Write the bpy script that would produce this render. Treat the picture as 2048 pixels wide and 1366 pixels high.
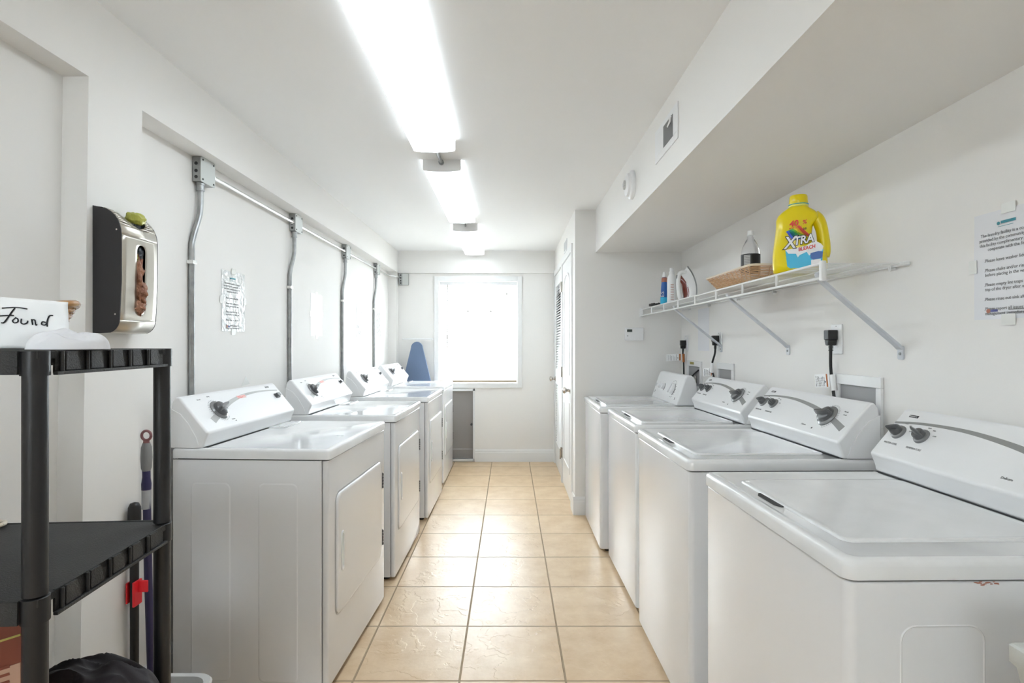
import bpy, bmesh, math, random
from mathutils import Vector, Matrix, noise
C = bpy.context.scene
for o in list(bpy.data.objects): bpy.data.objects.remove(o)
col = C.collection
R = math.radians
# ------------------------------------------------------------------ camera, world, exposure
cam_d = bpy.data.cameras.new('camera'); cam = bpy.data.objects.new('camera', cam_d); col.objects.link(cam)
cam.location = (0, 0, 1.28); cam.rotation_euler = (R(90), 0, 0)
cam_d.sensor_width = 36; cam_d.lens = 1102/2048*36
cam_d.shift_x = 5/2048; cam_d.shift_y = 4/2048; cam_d.clip_start = .05
C.camera = cam
w = bpy.data.worlds.new('World'); C.world = w; w.use_nodes = True
bg = w.node_tree.nodes['Background']; bg.inputs[0].default_value = (.84, .93, 1, 1); bg.inputs[1].default_value = 5.5
C.view_settings.view_transform = 'Standard'; C.view_settings.look = 'None'
C.view_settings.gamma = 1; C.view_settings.use_curve_mapping = False
C.view_settings.exposure = 2.36
LAMP_NEAR, LAMP_FAR, LAMP_FILL = 2.5, 1.35, 2.9
CAMH, F = 1.28, 1102.0
def XR(Y): return 1.2415 + .0108*Y            # right-hand wall face
# ------------------------------------------------------------------ materials
def mat(name, colr, rough=.5, metal=0, coat=0, bump=None, emit=None, trans=0, var=None, spec=.5, alpha=1, sss=0):
    m = bpy.data.materials.new(name); m.use_nodes = True
    nt = m.node_tree; b = nt.nodes['Principled BSDF']
    b.inputs['Base Color'].default_value = (*colr, 1); b.inputs['Roughness'].default_value = rough
    b.inputs['Metallic'].default_value = metal; b.inputs['Coat Weight'].default_value = coat
    b.inputs['Coat Roughness'].default_value = .08
    b.inputs['Specular IOR Level'].default_value = spec
    b.inputs['Transmission Weight'].default_value = trans
    b.inputs['Alpha'].default_value = alpha
    if emit: b.inputs['Emission Color'].default_value = (*emit[0], 1); b.inputs['Emission Strength'].default_value = emit[1]
    if bump or var:
        tc = nt.nodes.new('ShaderNodeTexCoord')
    if bump:
        n = nt.nodes.new('ShaderNodeTexNoise'); n.inputs['Scale'].default_value = bump[0]; n.inputs['Detail'].default_value = 4
        nt.links.new(tc.outputs['Object'], n.inputs['Vector'])
        bp = nt.nodes.new('ShaderNodeBump'); bp.inputs['Strength'].default_value = bump[1]; bp.inputs['Distance'].default_value = .01
        nt.links.new(n.outputs['Fac'], bp.inputs['Height']); nt.links.new(bp.outputs['Normal'], b.inputs['Normal'])
    if var:
        n2 = nt.nodes.new('ShaderNodeTexNoise'); n2.inputs['Scale'].default_value = var[0]; n2.inputs['Detail'].default_value = 5
        nt.links.new(tc.outputs['Object'], n2.inputs['Vector'])
        mx = nt.nodes.new('ShaderNodeMix'); mx.data_type = 'RGBA'
        mx.inputs[6].default_value = (*colr, 1); mx.inputs[7].default_value = (*var[1], 1)
        rp = nt.nodes.new('ShaderNodeMapRange'); rp.inputs[1].default_value = .35; rp.inputs[2].default_value = .7
        nt.links.new(n2.outputs['Fac'], rp.inputs[0]); nt.links.new(rp.outputs[0], mx.inputs[0])
        nt.links.new(mx.outputs[2], b.inputs['Base Color'])
    return m
M = dict(
    wall=mat('wall paint', (.90, .88, .848), .8, bump=(180, .03), spec=.2),
    ceil=mat('ceiling paint', (.945, .94, .93), .8, bump=(160, .03)),
    trim=mat('white gloss trim', (.86, .86, .85), .35),
    door=mat('door paint', (.88, .88, .87), .32),
    enamel=mat('white enamel', (.86, .86, .865), .22, coat=.5, var=(3, (.845, .845, .855))),
    top=mat('worn enamel top', (.86, .86, .855), .16, coat=.6, var=(9, (.80, .80, .795))),
    plastic=mat('white console plastic', (.88, .88, .88), .3),
    seam=mat('dark seam', (.03, .03, .03), .6),
    band=mat('grey printed band', (.30, .30, .29), .4),
    bandl=mat('pale printed band', (.50, .50, .49), .4),
    print_=mat('dark grey print', (.12, .12, .12), .5),
    lightprint=mat('light grey print', (.5, .5, .5), .5),
    knob=mat('charcoal knob', (.085, .088, .09), .28, coat=.3),
    skirt=mat('translucent grey skirt', (.22, .22, .22), .2, coat=.4),
    chrome=mat('brushed nickel', (.55, .52, .48), .25, metal=1),
    steel=mat('stainless sheet', (.56, .53, .47), .34, metal=1, bump=(4, .02)),
    galv=mat('galvanised steel', (.42, .43, .43), .38, metal=.85, bump=(60, .04), var=(30, (.30, .31, .31))),
    cover=mat('box cover steel', (.58, .60, .58), .45, metal=.6),
    emt=mat('shiny conduit', (.78, .78, .76), .25, metal=.9),
    black=mat('black plastic', (.008, .008, .009), .38, bump=(90, .05)),
    blackdeck=mat('textured black plastic', (.013, .013, .0135), .55, bump=(350, .2), var=(20, (.020, .020, .019))),
    blacksat=mat('black side panel', (.02, .018, .019), .45),
    cord=mat('black cord', (.015, .015, .015), .45),
    paper=mat('printed paper', (.84, .84, .86), .55),
    paperw=mat('white paper', (.95, .95, .94), .5),
    tape=mat('clear tape', (.84, .84, .80), .25),
    sleeve=mat('plastic sleeve', (.80, .81, .80), .12, coat=.8, bump=(25, .5)),
    teal=mat('teal ink', (.05, .28, .34), .5),
    rust=mat('rust ink', (.45, .18, .12), .5),
    navyink=mat('navy ink', (.08, .09, .3), .5),
    orange=mat('orange stripe', (.45, .13, .02), .5),
    brass=mat('yellow label', (.42, .34, .08), .5),
    pink=mat('pink sticker', (.85, .58, .55), .5),
    redink=mat('red ink', (.75, .03, .02), .4),
    yellow=mat('yellow bottle plastic', (.93, .74, .0), .3, coat=.3),
    yellow2=mat('pale yellow cap ring', (.86, .84, .18), .3),
    cyan=mat('cyan label', (.03, .50, .78), .35),
    dkblue=mat('dark blue label', (.02, .12, .42), .35),
    white=mat('label white', (.92, .92, .92), .4),
    inkblk=mat('ink black', (.01, .01, .015), .5),
    rb=[mat('rainbow %d' % i, c, .4) for i, c in enumerate([(.02, .08, .6), (.0, .42, .25), (.1, .6, .05), (.9, .85, .0), (.95, .4, .0), (.8, .05, .02)])],
    clear=mat('clear bottle plastic', (.93, .93, .93), .05, trans=.85),
    cola=mat('black bottle label', (.012, .012, .012), .35),
    silver=mat('grey label text', (.55, .55, .55), .4),
    wicker=mat('pale wicker', (.62, .38, .20), .5),
    wickerrim=mat('cream wicker rim', (.82, .72, .58), .5),
    wickergold=mat('varnished golden wicker', (.52, .24, .045), .28, coat=.5, var=(40, (.35, .14, .02))),
    wire=mat('white coated wire', (.84, .84, .83), .3),
    brace=mat('grey white brace', (.62, .64, .67), .35),
    fabw=mat('white cotton', (.82, .82, .84), .9, bump=(30, .3)),
    fabb=mat('dark cloth', (.018, .013, .016), .75, bump=(25, .3)),
    blue=mat('blue ironing cover', (.145, .20, .31), .85, bump=(200, .1)),
    niche=mat('grey panel', (.36, .34, .32), .6),
    navy=mat('navy pole', (.035, .03, .10), .35),
    gripgrey=mat('grey grip', (.26, .26, .26), .6),
    dusty=mat('dusty rose plastic', (.28, .12, .12), .5),
    redclip=mat('red clip', (.80, .02, .03), .4),
    palegrip=mat('pale grey collar', (.45, .46, .48), .5),
    bagbrown=mat('brown plastic bags', (.42, .20, .11), .4, bump=(60, .8), var=(50, (.28, .11, .06))),
    bagolive=mat('olive plastic bag', (.50, .50, .10), .3, bump=(40, .8), var=(30, (.38, .38, .06))),
    bagblack=mat('black plastic bag', (.02, .025, .03), .3, bump=(60, .8)),
    boxred=mat('red brown carton', (.17, .035, .015), .5),
    boxtan=mat('tan carton print', (.42, .25, .17), .6),
    tub=mat('grey white tub plastic', (.60, .61, .58), .45, bump=(150, .1)),
    bin_=mat('white bin plastic', (.72, .72, .71), .4),
    ironred=mat('red brown tank', (.20, .035, .02), .2, coat=.5),
    blindrail=mat('tan bottom rail', (.45, .37, .28), .5),
    wand=mat('clear grey wand', (.28, .27, .24), .3),
    lamphouse=mat('lamp housing', (.74, .74, .73), .4),
    lamp1=mat('diffuser near', (.9, .9, .9), .4, emit=((.83, .925, 1), LAMP_NEAR)),
    lamp2=mat('diffuser far', (.9, .9, .9), .4, emit=((.83, .925, 1), LAMP_FAR)),
    lampfill=mat('diffuser added fill', (.9, .9, .9), .4, emit=((.83, .925, 1), LAMP_FILL)),
    lampside=mat('prismatic lens side', (.9, .9, .9), .4, emit=((.83, .925, 1), .25)),
    capwhite=mat('lamp end cap', (.93, .93, .93), .5), hinge=mat('door hinge', (.16, .16, .155), .4, metal=.4),
    lcd=mat('lcd', (.06, .07, .06), .2),
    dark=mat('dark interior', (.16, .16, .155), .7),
    greyin=mat('grey recess plastic', (.34, .34, .34), .5),
    glass=mat('window glass', (1, 1, 1), .0, trans=1),
)
# translucent blind slats
m = bpy.data.materials.new('blind slat'); m.use_nodes = True; nt = m.node_tree; nt.nodes.clear()
out = nt.nodes.new('ShaderNodeOutputMaterial'); mx = nt.nodes.new('ShaderNodeMixShader'); d = nt.nodes.new('ShaderNodeBsdfDiffuse'); t = nt.nodes.new('ShaderNodeBsdfTranslucent')
d.inputs[0].default_value = (.86, .84, .79, 1); t.inputs[0].default_value = (.85, .82, .74, 1); mx.inputs[0].default_value = .12
nt.links.new(d.outputs[0], mx.inputs[1]); nt.links.new(t.outputs[0], mx.inputs[2]); nt.links.new(mx.outputs[0], out.inputs[0]); M['slat'] = m
# glass that lets light straight through
m = M['glass']; nt = m.node_tree; nt.nodes.clear()
out = nt.nodes.new('ShaderNodeOutputMaterial'); mx = nt.nodes.new('ShaderNodeMixShader'); g = nt.nodes.new('ShaderNodeBsdfGlossy'); tr = nt.nodes.new('ShaderNodeBsdfTransparent')
g.inputs['Roughness'].default_value = .02; mx.inputs[0].default_value = .06
nt.links.new(tr.outputs[0], mx.inputs[1]); nt.links.new(g.outputs[0], mx.inputs[2]); nt.links.new(mx.outputs[0], out.inputs[0])
# floor tiles
def floor_material():
    m = bpy.data.materials.new('beige floor tiles'); m.use_nodes = True; nt = m.node_tree; b = nt.nodes['Principled BSDF']; L = nt.links
    def N(t, **k):
        n = nt.nodes.new(t)
        for a, v in k.items(): setattr(n, a, v)
        return n
    def ma(op, a, b_=None, c=None):
        n = N('ShaderNodeMath', operation=op)
        for i, v in enumerate((a, b_, c)):
            if v is None: continue
            if isinstance(v, (int, float)): n.inputs[i].default_value = v
            else: L.new(v, n.inputs[i])
        return n.outputs[0]
    tc = N('ShaderNodeTexCoord'); sp = N('ShaderNodeSeparateXYZ'); L.new(tc.outputs['Object'], sp.inputs[0])
    T = .4035
    u = ma('DIVIDE', ma('ADD', sp.outputs[0], .190+20*T), T); v = ma('DIVIDE', ma('ADD', sp.outputs[1], -2.494+20*.4045), .4045)
    fu, fv = ma('FRACT', u), ma('FRACT', v)
    def edge(f): return ma('MINIMUM', f, ma('SUBTRACT', 1.0, f))
    e = ma('MINIMUM', edge(fu), edge(fv))
    g = N('ShaderNodeMapRange'); g.inputs[1].default_value = .006; g.inputs[2].default_value = .011; L.new(e, g.inputs[0])
    cb = N('ShaderNodeCombineXYZ'); L.new(ma('FLOOR', u), cb.inputs[0]); L.new(ma('FLOOR', v), cb.inputs[1])
    wn = N('ShaderNodeTexWhiteNoise', noise_dimensions='2D'); L.new(cb.outputs[0], wn.inputs['Vector'])
    ns = N('ShaderNodeTexNoise'); ns.inputs['Scale'].default_value = 7; ns.inputs['Detail'].default_value = 7; ns.inputs['Roughness'].default_value = .65; L.new(tc.outputs['Object'], ns.inputs['Vector'])
    cr = N('ShaderNodeValToRGB'); cr.color_ramp.elements[0].position = .3; cr.color_ramp.elements[0].color = (.66, .465, .275, 1)
    cr.color_ramp.elements[1].position = .72; cr.color_ramp.elements[1].color = (.80, .62, .415, 1)
    L.new(ma('ADD', ns.outputs['Fac'], ma('MULTIPLY', ma('SUBTRACT', wn.outputs['Value'], .5), .14)), cr.inputs[0])
    mx = N('ShaderNodeMix', data_type='RGBA'); mx.inputs[6].default_value = (.40, .30, .19, 1); L.new(cr.outputs[0], mx.inputs[7]); L.new(g.outputs[0], mx.inputs[0])
    L.new(mx.outputs[2], b.inputs['Base Color'])
    rr = N('ShaderNodeMapRange'); rr.inputs[3].default_value = .8; rr.inputs[4].default_value = .36; L.new(g.outputs[0], rr.inputs[0]); L.new(rr.outputs[0], b.inputs['Roughness'])
    # slate like ridges: warped voronoi edges
    wv = N('ShaderNodeTexNoise'); wv.inputs['Scale'].default_value = 5; wv.inputs['Detail'].default_value = 5; L.new(tc.outputs['Object'], wv.inputs['Vector'])
    va = N('ShaderNodeVectorMath', operation='MULTIPLY_ADD'); L.new(wv.outputs['Color'], va.inputs[0]); va.inputs[1].default_value = (.5, .5, .5); L.new(tc.outputs['Object'], va.inputs[2])
    vo = N('ShaderNodeTexNoise'); vo.inputs['Scale'].default_value = 3.2; vo.inputs['Detail'].default_value = 3; L.new(va.outputs[0], vo.inputs['Vector'])
    st = N('ShaderNodeMapRange'); st.interpolation_type = 'SMOOTHSTEP'; st.inputs[1].default_value = .545; st.inputs[2].default_value = .575; L.new(vo.outputs['Fac'], st.inputs[0])
    st2 = N('ShaderNodeMapRange'); st2.interpolation_type = 'SMOOTHSTEP'; st2.inputs[1].default_value = .43; st2.inputs[2].default_value = .45; L.new(vo.outputs['Fac'], st2.inputs[0])
    fine = N('ShaderNodeTexNoise'); fine.inputs['Scale'].default_value = 60; fine.inputs['Detail'].default_value = 4; L.new(tc.outputs['Object'], fine.inputs['Vector'])
    h = ma('ADD', ma('MULTIPLY', g.outputs[0], 1.6), ma('ADD', ma('MULTIPLY', ma('ADD', st.outputs[0], st2.outputs[0]), .35), ma('MULTIPLY', fine.outputs['Fac'], .25)))
    bp = N('ShaderNodeBump'); bp.inputs['Strength'].default_value = .8; bp.inputs['Distance'].default_value = .0022; L.new(h, bp.inputs['Height']); L.new(bp.outputs[0], b.inputs['Normal'])
    return m
M['floor'] = floor_material()
# ------------------------------------------------------------------ builders
def tag(o, label=None, cat=None, group=None, kind=None):
    if label: o['label'] = label
    if cat: o['category'] = cat
    if group: o['group'] = group
    if kind: o['kind'] = kind
    return o
def thing(name, label, cat, loc=(0, 0, 0), rz=0, group=None):
    o = bpy.data.objects.new(name, None); col.objects.link(o); o.empty_display_size = .1
    o.location = loc; o.rotation_euler = (0, 0, rz); return tag(o, label, cat, group)
class B:
    def __init__(s): s.bm = bmesh.new(); s.mi = 0; s.X = Matrix()
    def _f(s, vs):
        try: f = s.bm.faces.new(vs); f.material_index = s.mi; return f
        except ValueError: pass
    def v(s, p): return s.bm.verts.new(s.X @ Vector(p))
    def box(s, x0, x1, y0, y1, z0, z1):
        v = [s.v((x, y, z)) for x in (x0, x1) for y in (y0, y1) for z in (z0, z1)]
        for q in ((0, 1, 3, 2), (4, 6, 7, 5), (0, 4, 5, 1), (2, 3, 7, 6), (0, 2, 6, 4), (1, 5, 7, 3)): s._f([v[i] for i in q])
        return s
    def prism(s, poly, h0, h1, ax='z'):
        """poly of 2d points; extruded along ax; 'x': poly=(y,z); 'y': poly=(x,z); 'z': poly=(x,y)"""
        def P(a, b, h): return {'z': (a, b, h), 'x': (h, a, b), 'y': (a, h, b)}[ax]
        A = [s.v(P(a, b, h0)) for a, b in poly]; D = [s.v(P(a, b, h1)) for a, b in poly]; n = len(poly)
        s._f(A[::-1]); s._f(D)
        for i in range(n): s._f([A[i], A[(i+1) % n], D[(i+1) % n], D[i]])
        return s
    def loft(s, rings, cap=True, closed=True):
        V = [[s.v(p) for p in r] for r in rings]; n = len(V[0])
        for a, b in zip(V, V[1:]):
            for i in range(n if closed else n-1): s._f([a[i], a[(i+1) % n], b[(i+1) % n], b[i]])
        if cap: s._f(V[0][::-1]); s._f(V[-1])
        return s
    def tube(s, pts, r, seg=10, cap=True, flat=1):
        pts = [Vector(p) for p in pts]; n = len(pts); rings = []; up = None
        for i, p in enumerate(pts):
            d = (pts[min(i+1, n-1)]-pts[max(i-1, 0)]).normalized()
            if up is None:
                up = Vector((0, 0, 1)) if abs(d.z) < .9 else Vector((1, 0, 0))
            a = d.cross(up).normalized(); b2 = a.cross(d).normalized(); up = b2
            rr = r[i] if isinstance(r, (list, tuple)) else r
            rings.append([p + a*math.cos(2*math.pi*k/seg)*rr + b2*math.sin(2*math.pi*k/seg)*rr*flat for k in range(seg)])
        return s.loft(rings, cap)
    def lathe(s, prof, seg=24, Mx=None, cap=True, sx=1, sy=1):
        Mx = Mx or Matrix()
        rings = [[Mx @ Vector((r*sx*math.cos(2*math.pi*k/seg), r*sy*math.sin(2*math.pi*k/seg), z)) for k in range(seg)] for r, z in prof]
        return s.loft(rings, cap)
    def sphere(s, c, r, sx=1, sy=1, sz=1, seg=16):
        n = 8; pr = [(max(1e-4, math.sin(math.pi*i/n))*r, -math.cos(math.pi*i/n)*r*sz) for i in range(n+1)]
        return s.lathe(pr, seg, Matrix.Translation(c), sx=sx, sy=sy)
    def done(s, name, mt, parent=None, bevel=0, bseg=3, ang=35, smooth=True):
        bm = s.bm
        bmesh.ops.recalc_face_normals(bm, faces=bm.faces)
        me = bpy.data.meshes.new(name); bm.to_mesh(me); bm.free()
        o = bpy.data.objects.new(name, me); col.objects.link(o)
        for x in (mt if isinstance(mt, list) else [mt]): me.materials.append(x)
        if parent: o.parent = parent
        if smooth:
            me.polygons.foreach_set('use_smooth', [True]*len(me.polygons))
            if not bevel: me.set_sharp_from_angle(angle=R(ang))
        if bevel:
            md = o.modifiers.new('bevel', 'BEVEL'); md.width = bevel; md.segments = bseg; md.limit_method = 'ANGLE'; md.angle_limit = R(ang); md.harden_normals = True
            md.use_clamp_overlap = True
        return o
def rrect(x0, x1, y0, y1, r, n=5):
    p = []
    for cx, cy, a0 in ((x1-r, y1-r, 0), (x0+r, y1-r, 90), (x0+r, y0+r, 180), (x1-r, y0+r, 270)):
        for k in range(n+1):
            a = R(a0+90*k/n); p.append((cx+r*math.cos(a), cy+r*math.sin(a)))
    return p
def frame_mat(o, ux, uy):
    ux = Vector(ux).normalized(); uy = Vector(uy).normalized(); uz = ux.cross(uy)
    m_ = Matrix((ux, uy, uz)).transposed().to_4x4(); m_.translation = Vector(o); return m_
_txt = {}
def text_into(b, s, size, Mx, align='LEFT', ext=.0002, shear=0, bold=0, sx=1):
    """adds the glyph faces of a string to builder b through matrix Mx"""
    key = (s, size, align, ext, shear, bold)
    if key not in _txt:
        cu = bpy.data.curves.new('t', 'FONT'); cu.body = s; cu.size = size; cu.align_x = align; cu.extrude = ext; cu.shear = shear; cu.offset = bold; cu.resolution_u = 2
        o = bpy.data.objects.new('t', cu); col.objects.link(o); bpy.context.view_layer.update()
        dg = bpy.context.evaluated_depsgraph_get()
        me = bpy.data.meshes.new_from_object(o.evaluated_get(dg)); bpy.data.objects.remove(o); bpy.data.curves.remove(cu); _txt[key] = me
    me = _txt[key]; vs = [b.v(Mx @ Vector((q.co.x*sx, q.co.y, q.co.z))) for q in me.vertices]
    for f in me.polygons: b._f([vs[i] for i in f.vertices])
def grid_wall(b, axis, holes, a0, a1, z0, z1, t0, t1):
    A = sorted({a0, a1, *[h[0] for h in holes], *[h[1] for h in holes]}); Z = sorted({z0, z1, *[h[2] for h in holes], *[h[3] for h in holes]})
    for i in range(len(A)-1):
        for j in range(len(Z)-1):
            ca, cz = (A[i]+A[i+1])/2, (Z[j]+Z[j+1])/2
            if any(h[0] < ca < h[1] and h[2] < cz < h[3] for h in holes): continue
            if axis == 'x': b.box(A[i], A[i+1], t0, t1, Z[j], Z[j+1])
            else: b.box(t0, t1, A[i], A[i+1], Z[j], Z[j+1])
def dup(root, loc=None, rz=None, label=None):
    def cp(o, p):
        c = o.copy(); col.objects.link(c); c.parent = p
        for ch in [x for x in bpy.data.objects if x.parent == o]: cp(ch, c)
        return c
    r = cp(root, None)
    if loc is not None: r.location = loc
    if rz is not None: r.rotation_euler = (0, 0, rz)
    if label: r['label'] = label
    return r
# ------------------------------------------------------------------ room shell
Y0, YB = -2.3, 5.97; ZC = 2.28; XL, XP, ZB = -1.295, -1.205, 2.045
def S(b, name, m_, **k): return tag(b.done(name, m_, **k), kind='structure')
S(B().box(-1.5, 1.5, Y0-.1, YB+.3, -.1, 0), 'floor', M['floor'], smooth=False)
S(B().box(-1.5, 1.5, Y0-.1, YB+.2, ZC, ZC+.1), 'ceiling', M['ceil'], smooth=False)
S(B().box(XL-.1, XL, 1.60, YB+.1, 0, ZC), 'wall_left', M['wall'], smooth=False)
S(B().box(-1.379, -1.279, Y0, 1.60, 0, ZC), 'wall_left_near', M['wall'], smooth=False)
b = B(); b.loft([[(XL-.02, 1.541, 0), (XP, 1.541, 0), (XP, 1.776, 0), (XL-.02, 1.776, 0)], [(XL-.02, 1.578, ZB), (XP, 1.578, ZB), (XP, 1.808, ZB), (XL-.02, 1.808, ZB)]]); S(b, 'wall_left_pier', M['wall'], smooth=False)   # slightly out of plumb
S(B().box(XL-.02, XP, 5.87, YB+.01, 0, ZB), 'wall_left_corner', M['wall'], smooth=False)
S(B().box(XL-.02, XP, Y0, YB+.01, ZB, ZC+.01), 'trim_1', M['wall'], smooth=False)
b = B(); b.box(XP, .49, YB-.03, YB+.01, 2.04, ZC+.01); S(b, 'trim_2', M['wall'], smooth=False)
WX0, WX1, WZ0, WZ1 = -.765, .085, .850, 1.955
b = B(); grid_wall(b, 'x', [(WX0, WX1, WZ0, WZ1), (-.80, -.395, .03, .765)], -1.5, .6, 0, ZC, YB, YB+.1); S(b, 'wall_back', M['wall'], smooth=False)
b = B(); grid_wall(b, 'y', [(4.33, 5.055, -1, 2.0), (5.145, 5.90, -1, 2.0)], 4.12, YB+.01, 0, ZC, .49, .59); S(b, 'wall_closet', M['wall'], smooth=False)
S(B().box(.59, 1.45, 4.12, 4.22, 0, ZC), 'wall_alcove', M['wall'], smooth=False)
S(B().prism([(XR(Y0), Y0), (1.45, Y0), (1.45, 4.14), (XR(4.14), 4.14)], 0, ZC), 'wall_right', M['wall'], smooth=False)
S(B().box(.645, 1.30, Y0, 4.12, 1.96, ZC+.01), 'trim_3', M['wall'], smooth=False)
b = B(); grid_wall(b, 'x', [(-1.2, -.75, 1.3, 1.9)], -1.5, 1.5, 0, ZC, Y0-.1, Y0); S(b, 'wall_front', M['wall'], smooth=False)  # hole added in this unseen wall to let in fill daylight
S(B().box(.70, .72, 4.25, YB, 0, 2.2), 'wall_closet_inner', M['wall'], smooth=False)
def base(name, x0, y0, x1, y1, nx, ny):
    """baseboard along a segment, protruding towards (nx,ny)"""
    b = B(); prof = [(0, 0), (.015, 0), (.015, .10), (.011, .108), (.011, .118), (.005, .135), (0, .135)]
    rings = []
    for (x, y) in ((x0, y0), (x1, y1)): rings.append([(x+nx*d, y+ny*d, z) for d, z in prof])
    b.loft(rings); return S(b, name, M['trim'], smooth=False)
base('baseboard_back', -.372, YB, .49, YB, 0, -1)
base('baseboard_left', XL, 1.806, XL, 5.87, 1, 0)
base('baseboard_alcove', .475, 4.12, 1.28, 4.12, 0, -1)
base('baseboard_closet', .49, 4.1205, .49, 4.27, -1, 0)
base('baseboard_right', XR(-2), -2, XR(4.1), 4.1, -1, 0)
# window 1
win = thing('window_1', 'white framed sash window in the back wall', 'window'); win['kind'] = 'structure'
b = B()
for a in ((WX0-.05, WX0, WZ0-.05, WZ1+.05), (WX1, WX1+.05, WZ0-.05, WZ1+.05)): b.box(a[0], a[1], YB-.018, YB+.002, a[2], a[3])
b.box(WX0, WX1, YB-.018, YB+.002, WZ1, WZ1+.05); b.box(WX0, WX1, YB-.018, YB+.002, WZ0-.05, WZ0)
b.done('window_trim', M['trim'], win, bevel=.003)
b = B(); yf = YB+.055
b.box(WX0, WX0+.05, yf, yf+.04, WZ0, WZ1); b.box(WX1-.05, WX1, yf, yf+.04, WZ0, WZ1)
b.box(WX0+.05, WX1-.05, yf, yf+.04, WZ1-.05, WZ1); b.box(WX0+.05, WX1-.05, yf, yf+.04, WZ0, WZ0+.06)
b.box(WX0+.05, WX1-.05, yf-.01, yf+.04, 1.325, 1.375)
for x in (-.455, -.205): b.box(x-.01, x+.01, yf+.005, yf+.03, 1.375, WZ1-.05)
b.box(WX0+.05, WX1-.05, yf+.005, yf+.03, 1.62, 1.64)
b.done('sash', M['trim'], win)
B().box(WX0+.02, WX1-.02, yf+.015, yf+.019, WZ0+.02, WZ1-.02).done('pane', M['glass'], win, smooth=False)
# blind
bl = thing('window_blind', 'closed white mini blind with a tan bottom rail covering the back window', 'blind', (0, YB+.012, 0))
b = B(); bx0, bx1 = WX0+.012, WX1-.012; z = .893; sw = .0125; an = R(18)
while z < 1.905:
    n = 4; pr = []
    for k in range(n+1):
        q = -1+2*k/n; cam_ = .0012*(1-q*q)
        pr.append((q*sw*math.cos(an)+cam_*math.sin(an), z+q*sw*math.sin(an)+cam_*math.cos(an)))
    pr2 = [(a-.00025, c-.00025) for a, c in pr]
    b.prism(pr+pr2[::-1], bx0, bx1, 'x'); z += .0208
b.done('slats', M['slat'], bl)
B().box(bx0-.004, bx1+.004, -.014, .014, 1.912, 1.948).done('head_rail', M['trim'], bl, bevel=.003)
B().box(bx0-.002, bx1+.002, -.012, .012, .862, .880).done('bottom_rail', M['blindrail'], bl, bevel=.003)
B().tube([(-.668, -.022, 1.915), (-.670, -.024, 1.6), (-.675, -.024, 1.19)], .0055, 6).done('tilt_wand', M['wand'], bl)
b = B()
for x in (-.03, -.02): b.tube([(x, -.017, 1.91), (x, -.018, 1.83-(x+.03)*9)], .0012, 5)
b.lathe([(.003, 0), (.007, -.005), (.006, -.025), (.002, -.03)], 8, Matrix.Translation((-.03, -.018, 1.83)))
b.lathe([(.003, 0), (.006, -.005), (.005, -.02), (.002, -.025)], 8, Matrix.Translation((-.02, -.018, 1.74)))
b.done('lift_cord', M['wand'], bl)
# access niche
ap = thing('access_panel', 'grey recessed access panel with a small black latch below the window', 'panel', (-.6, YB, 0))
b = B(); b.box(.205, .225, -.012, .004, .01, .79); b.box(-.22, .225, -.012, .004, .765, .79); b.box(-.22, .225, -.012, .03, .005, .03); b.done('frame', M['trim'], ap, bevel=.002)
B().box(-.2, .205, .05, .06, .03, .765).done('panel', M['niche'], ap)
B().prism([(.05, .03), (.035, .03), (.035, .12), (.05, .135)], -.2, .205, 'x').done('lower_strip', M['niche'], ap)
b = B(); b.lathe([(.012, 0), (.012, .012), (.007, .016), (.007, .025), (.013, .03), (.012, .04), (.004, .043)], 14, frame_mat((.186, .05, .40), (1, 0, 0), (0, 0, 1))); b.done('latch', M['knob'], ap)
# doors
def knob_on(parent, x, y, z):
    b = B(); b.lathe([(.028, 0), (.028, .004), (.012, .009), (.010, .025), (.018, .032), (.026, .045), (.024, .058), (.008, .064)], 20, Matrix.Translation((x, y, z)) @ Matrix.Rotation(R(-90), 4, 'Y')); return b.done('door_knob', M['chrome'], parent)
def hinges(parent, y, zs):
    for z in zs:
        b = B(); b.box(.478, .488, y-.016, y+.016, z-.045, z+.045); b.tube([(.474, y, z-.048), (.474, y, z+.048)], .006, 8); b.done('hinge', M['chrome'], parent)
d1 = thing('door_1', 'white panelled closet door with a nickel knob', 'door'); d1['kind'] = 'structure'
B().box(.488, .522, 4.335, 5.05, .012, 1.995).done('slab', M['door'], d1, bevel=.002)
b = B()
def ringp(yc, w_, z0, z1, arch):
    o = []; n = 12
    for (ya, za) in ((yc-w_, z0), (yc+w_, z0)): o.append((ya, za))
    if arch:
        for k in range(n+1):
            a = math.pi*k/n; o.append((yc+w_*math.cos(a), z1+.10*math.sin(a)))
    else: o += [(yc+w_, z1), (yc-w_, z1)]
    return o
for (z0, z1, ar) in ((1.02, 1.78, True), (.22, .80, False)):
    A_ = ringp(4.69, .25, z0, z1, ar); I_ = ringp(4.69, .21, z0+.04, z1-.02 if ar else z1-.04, ar); n = len(A_)
    rings = [[(.488, y, z) for y, z in A_], [(.480, y+(4.69-y)*.04, z) for y, z in A_], [(.480, y, z) for y, z in I_], [(.4875, y+(4.69-y)*.04, z) for y, z in I_]]
    b.loft(rings, cap=False)
b.done('panel_moulding', M['door'], d1)
knob_on(d1, .488, 4.42, .905); hinges(d1, 5.058, (1.80, 1.02, .28))
b = B(); b.box(.478, .492, 4.272, 4.332, 0, 2.06); b.box(.478, .492, 5.057, 5.10, 0, 2.06); b.box(.478, .492, 4.332, 5.057, 2.0, 2.06); b.done('casing', M['trim'], d1, bevel=.003)
d2 = thing('door_2', 'white louvred closet door beside the back wall', 'door'); d2['kind'] = 'structure'
b = B(); b.box(.488, .522, 5.15, 5.235, .012, 1.995); b.box(.488, .522, 5.81, 5.895, .012, 1.995)
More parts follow.
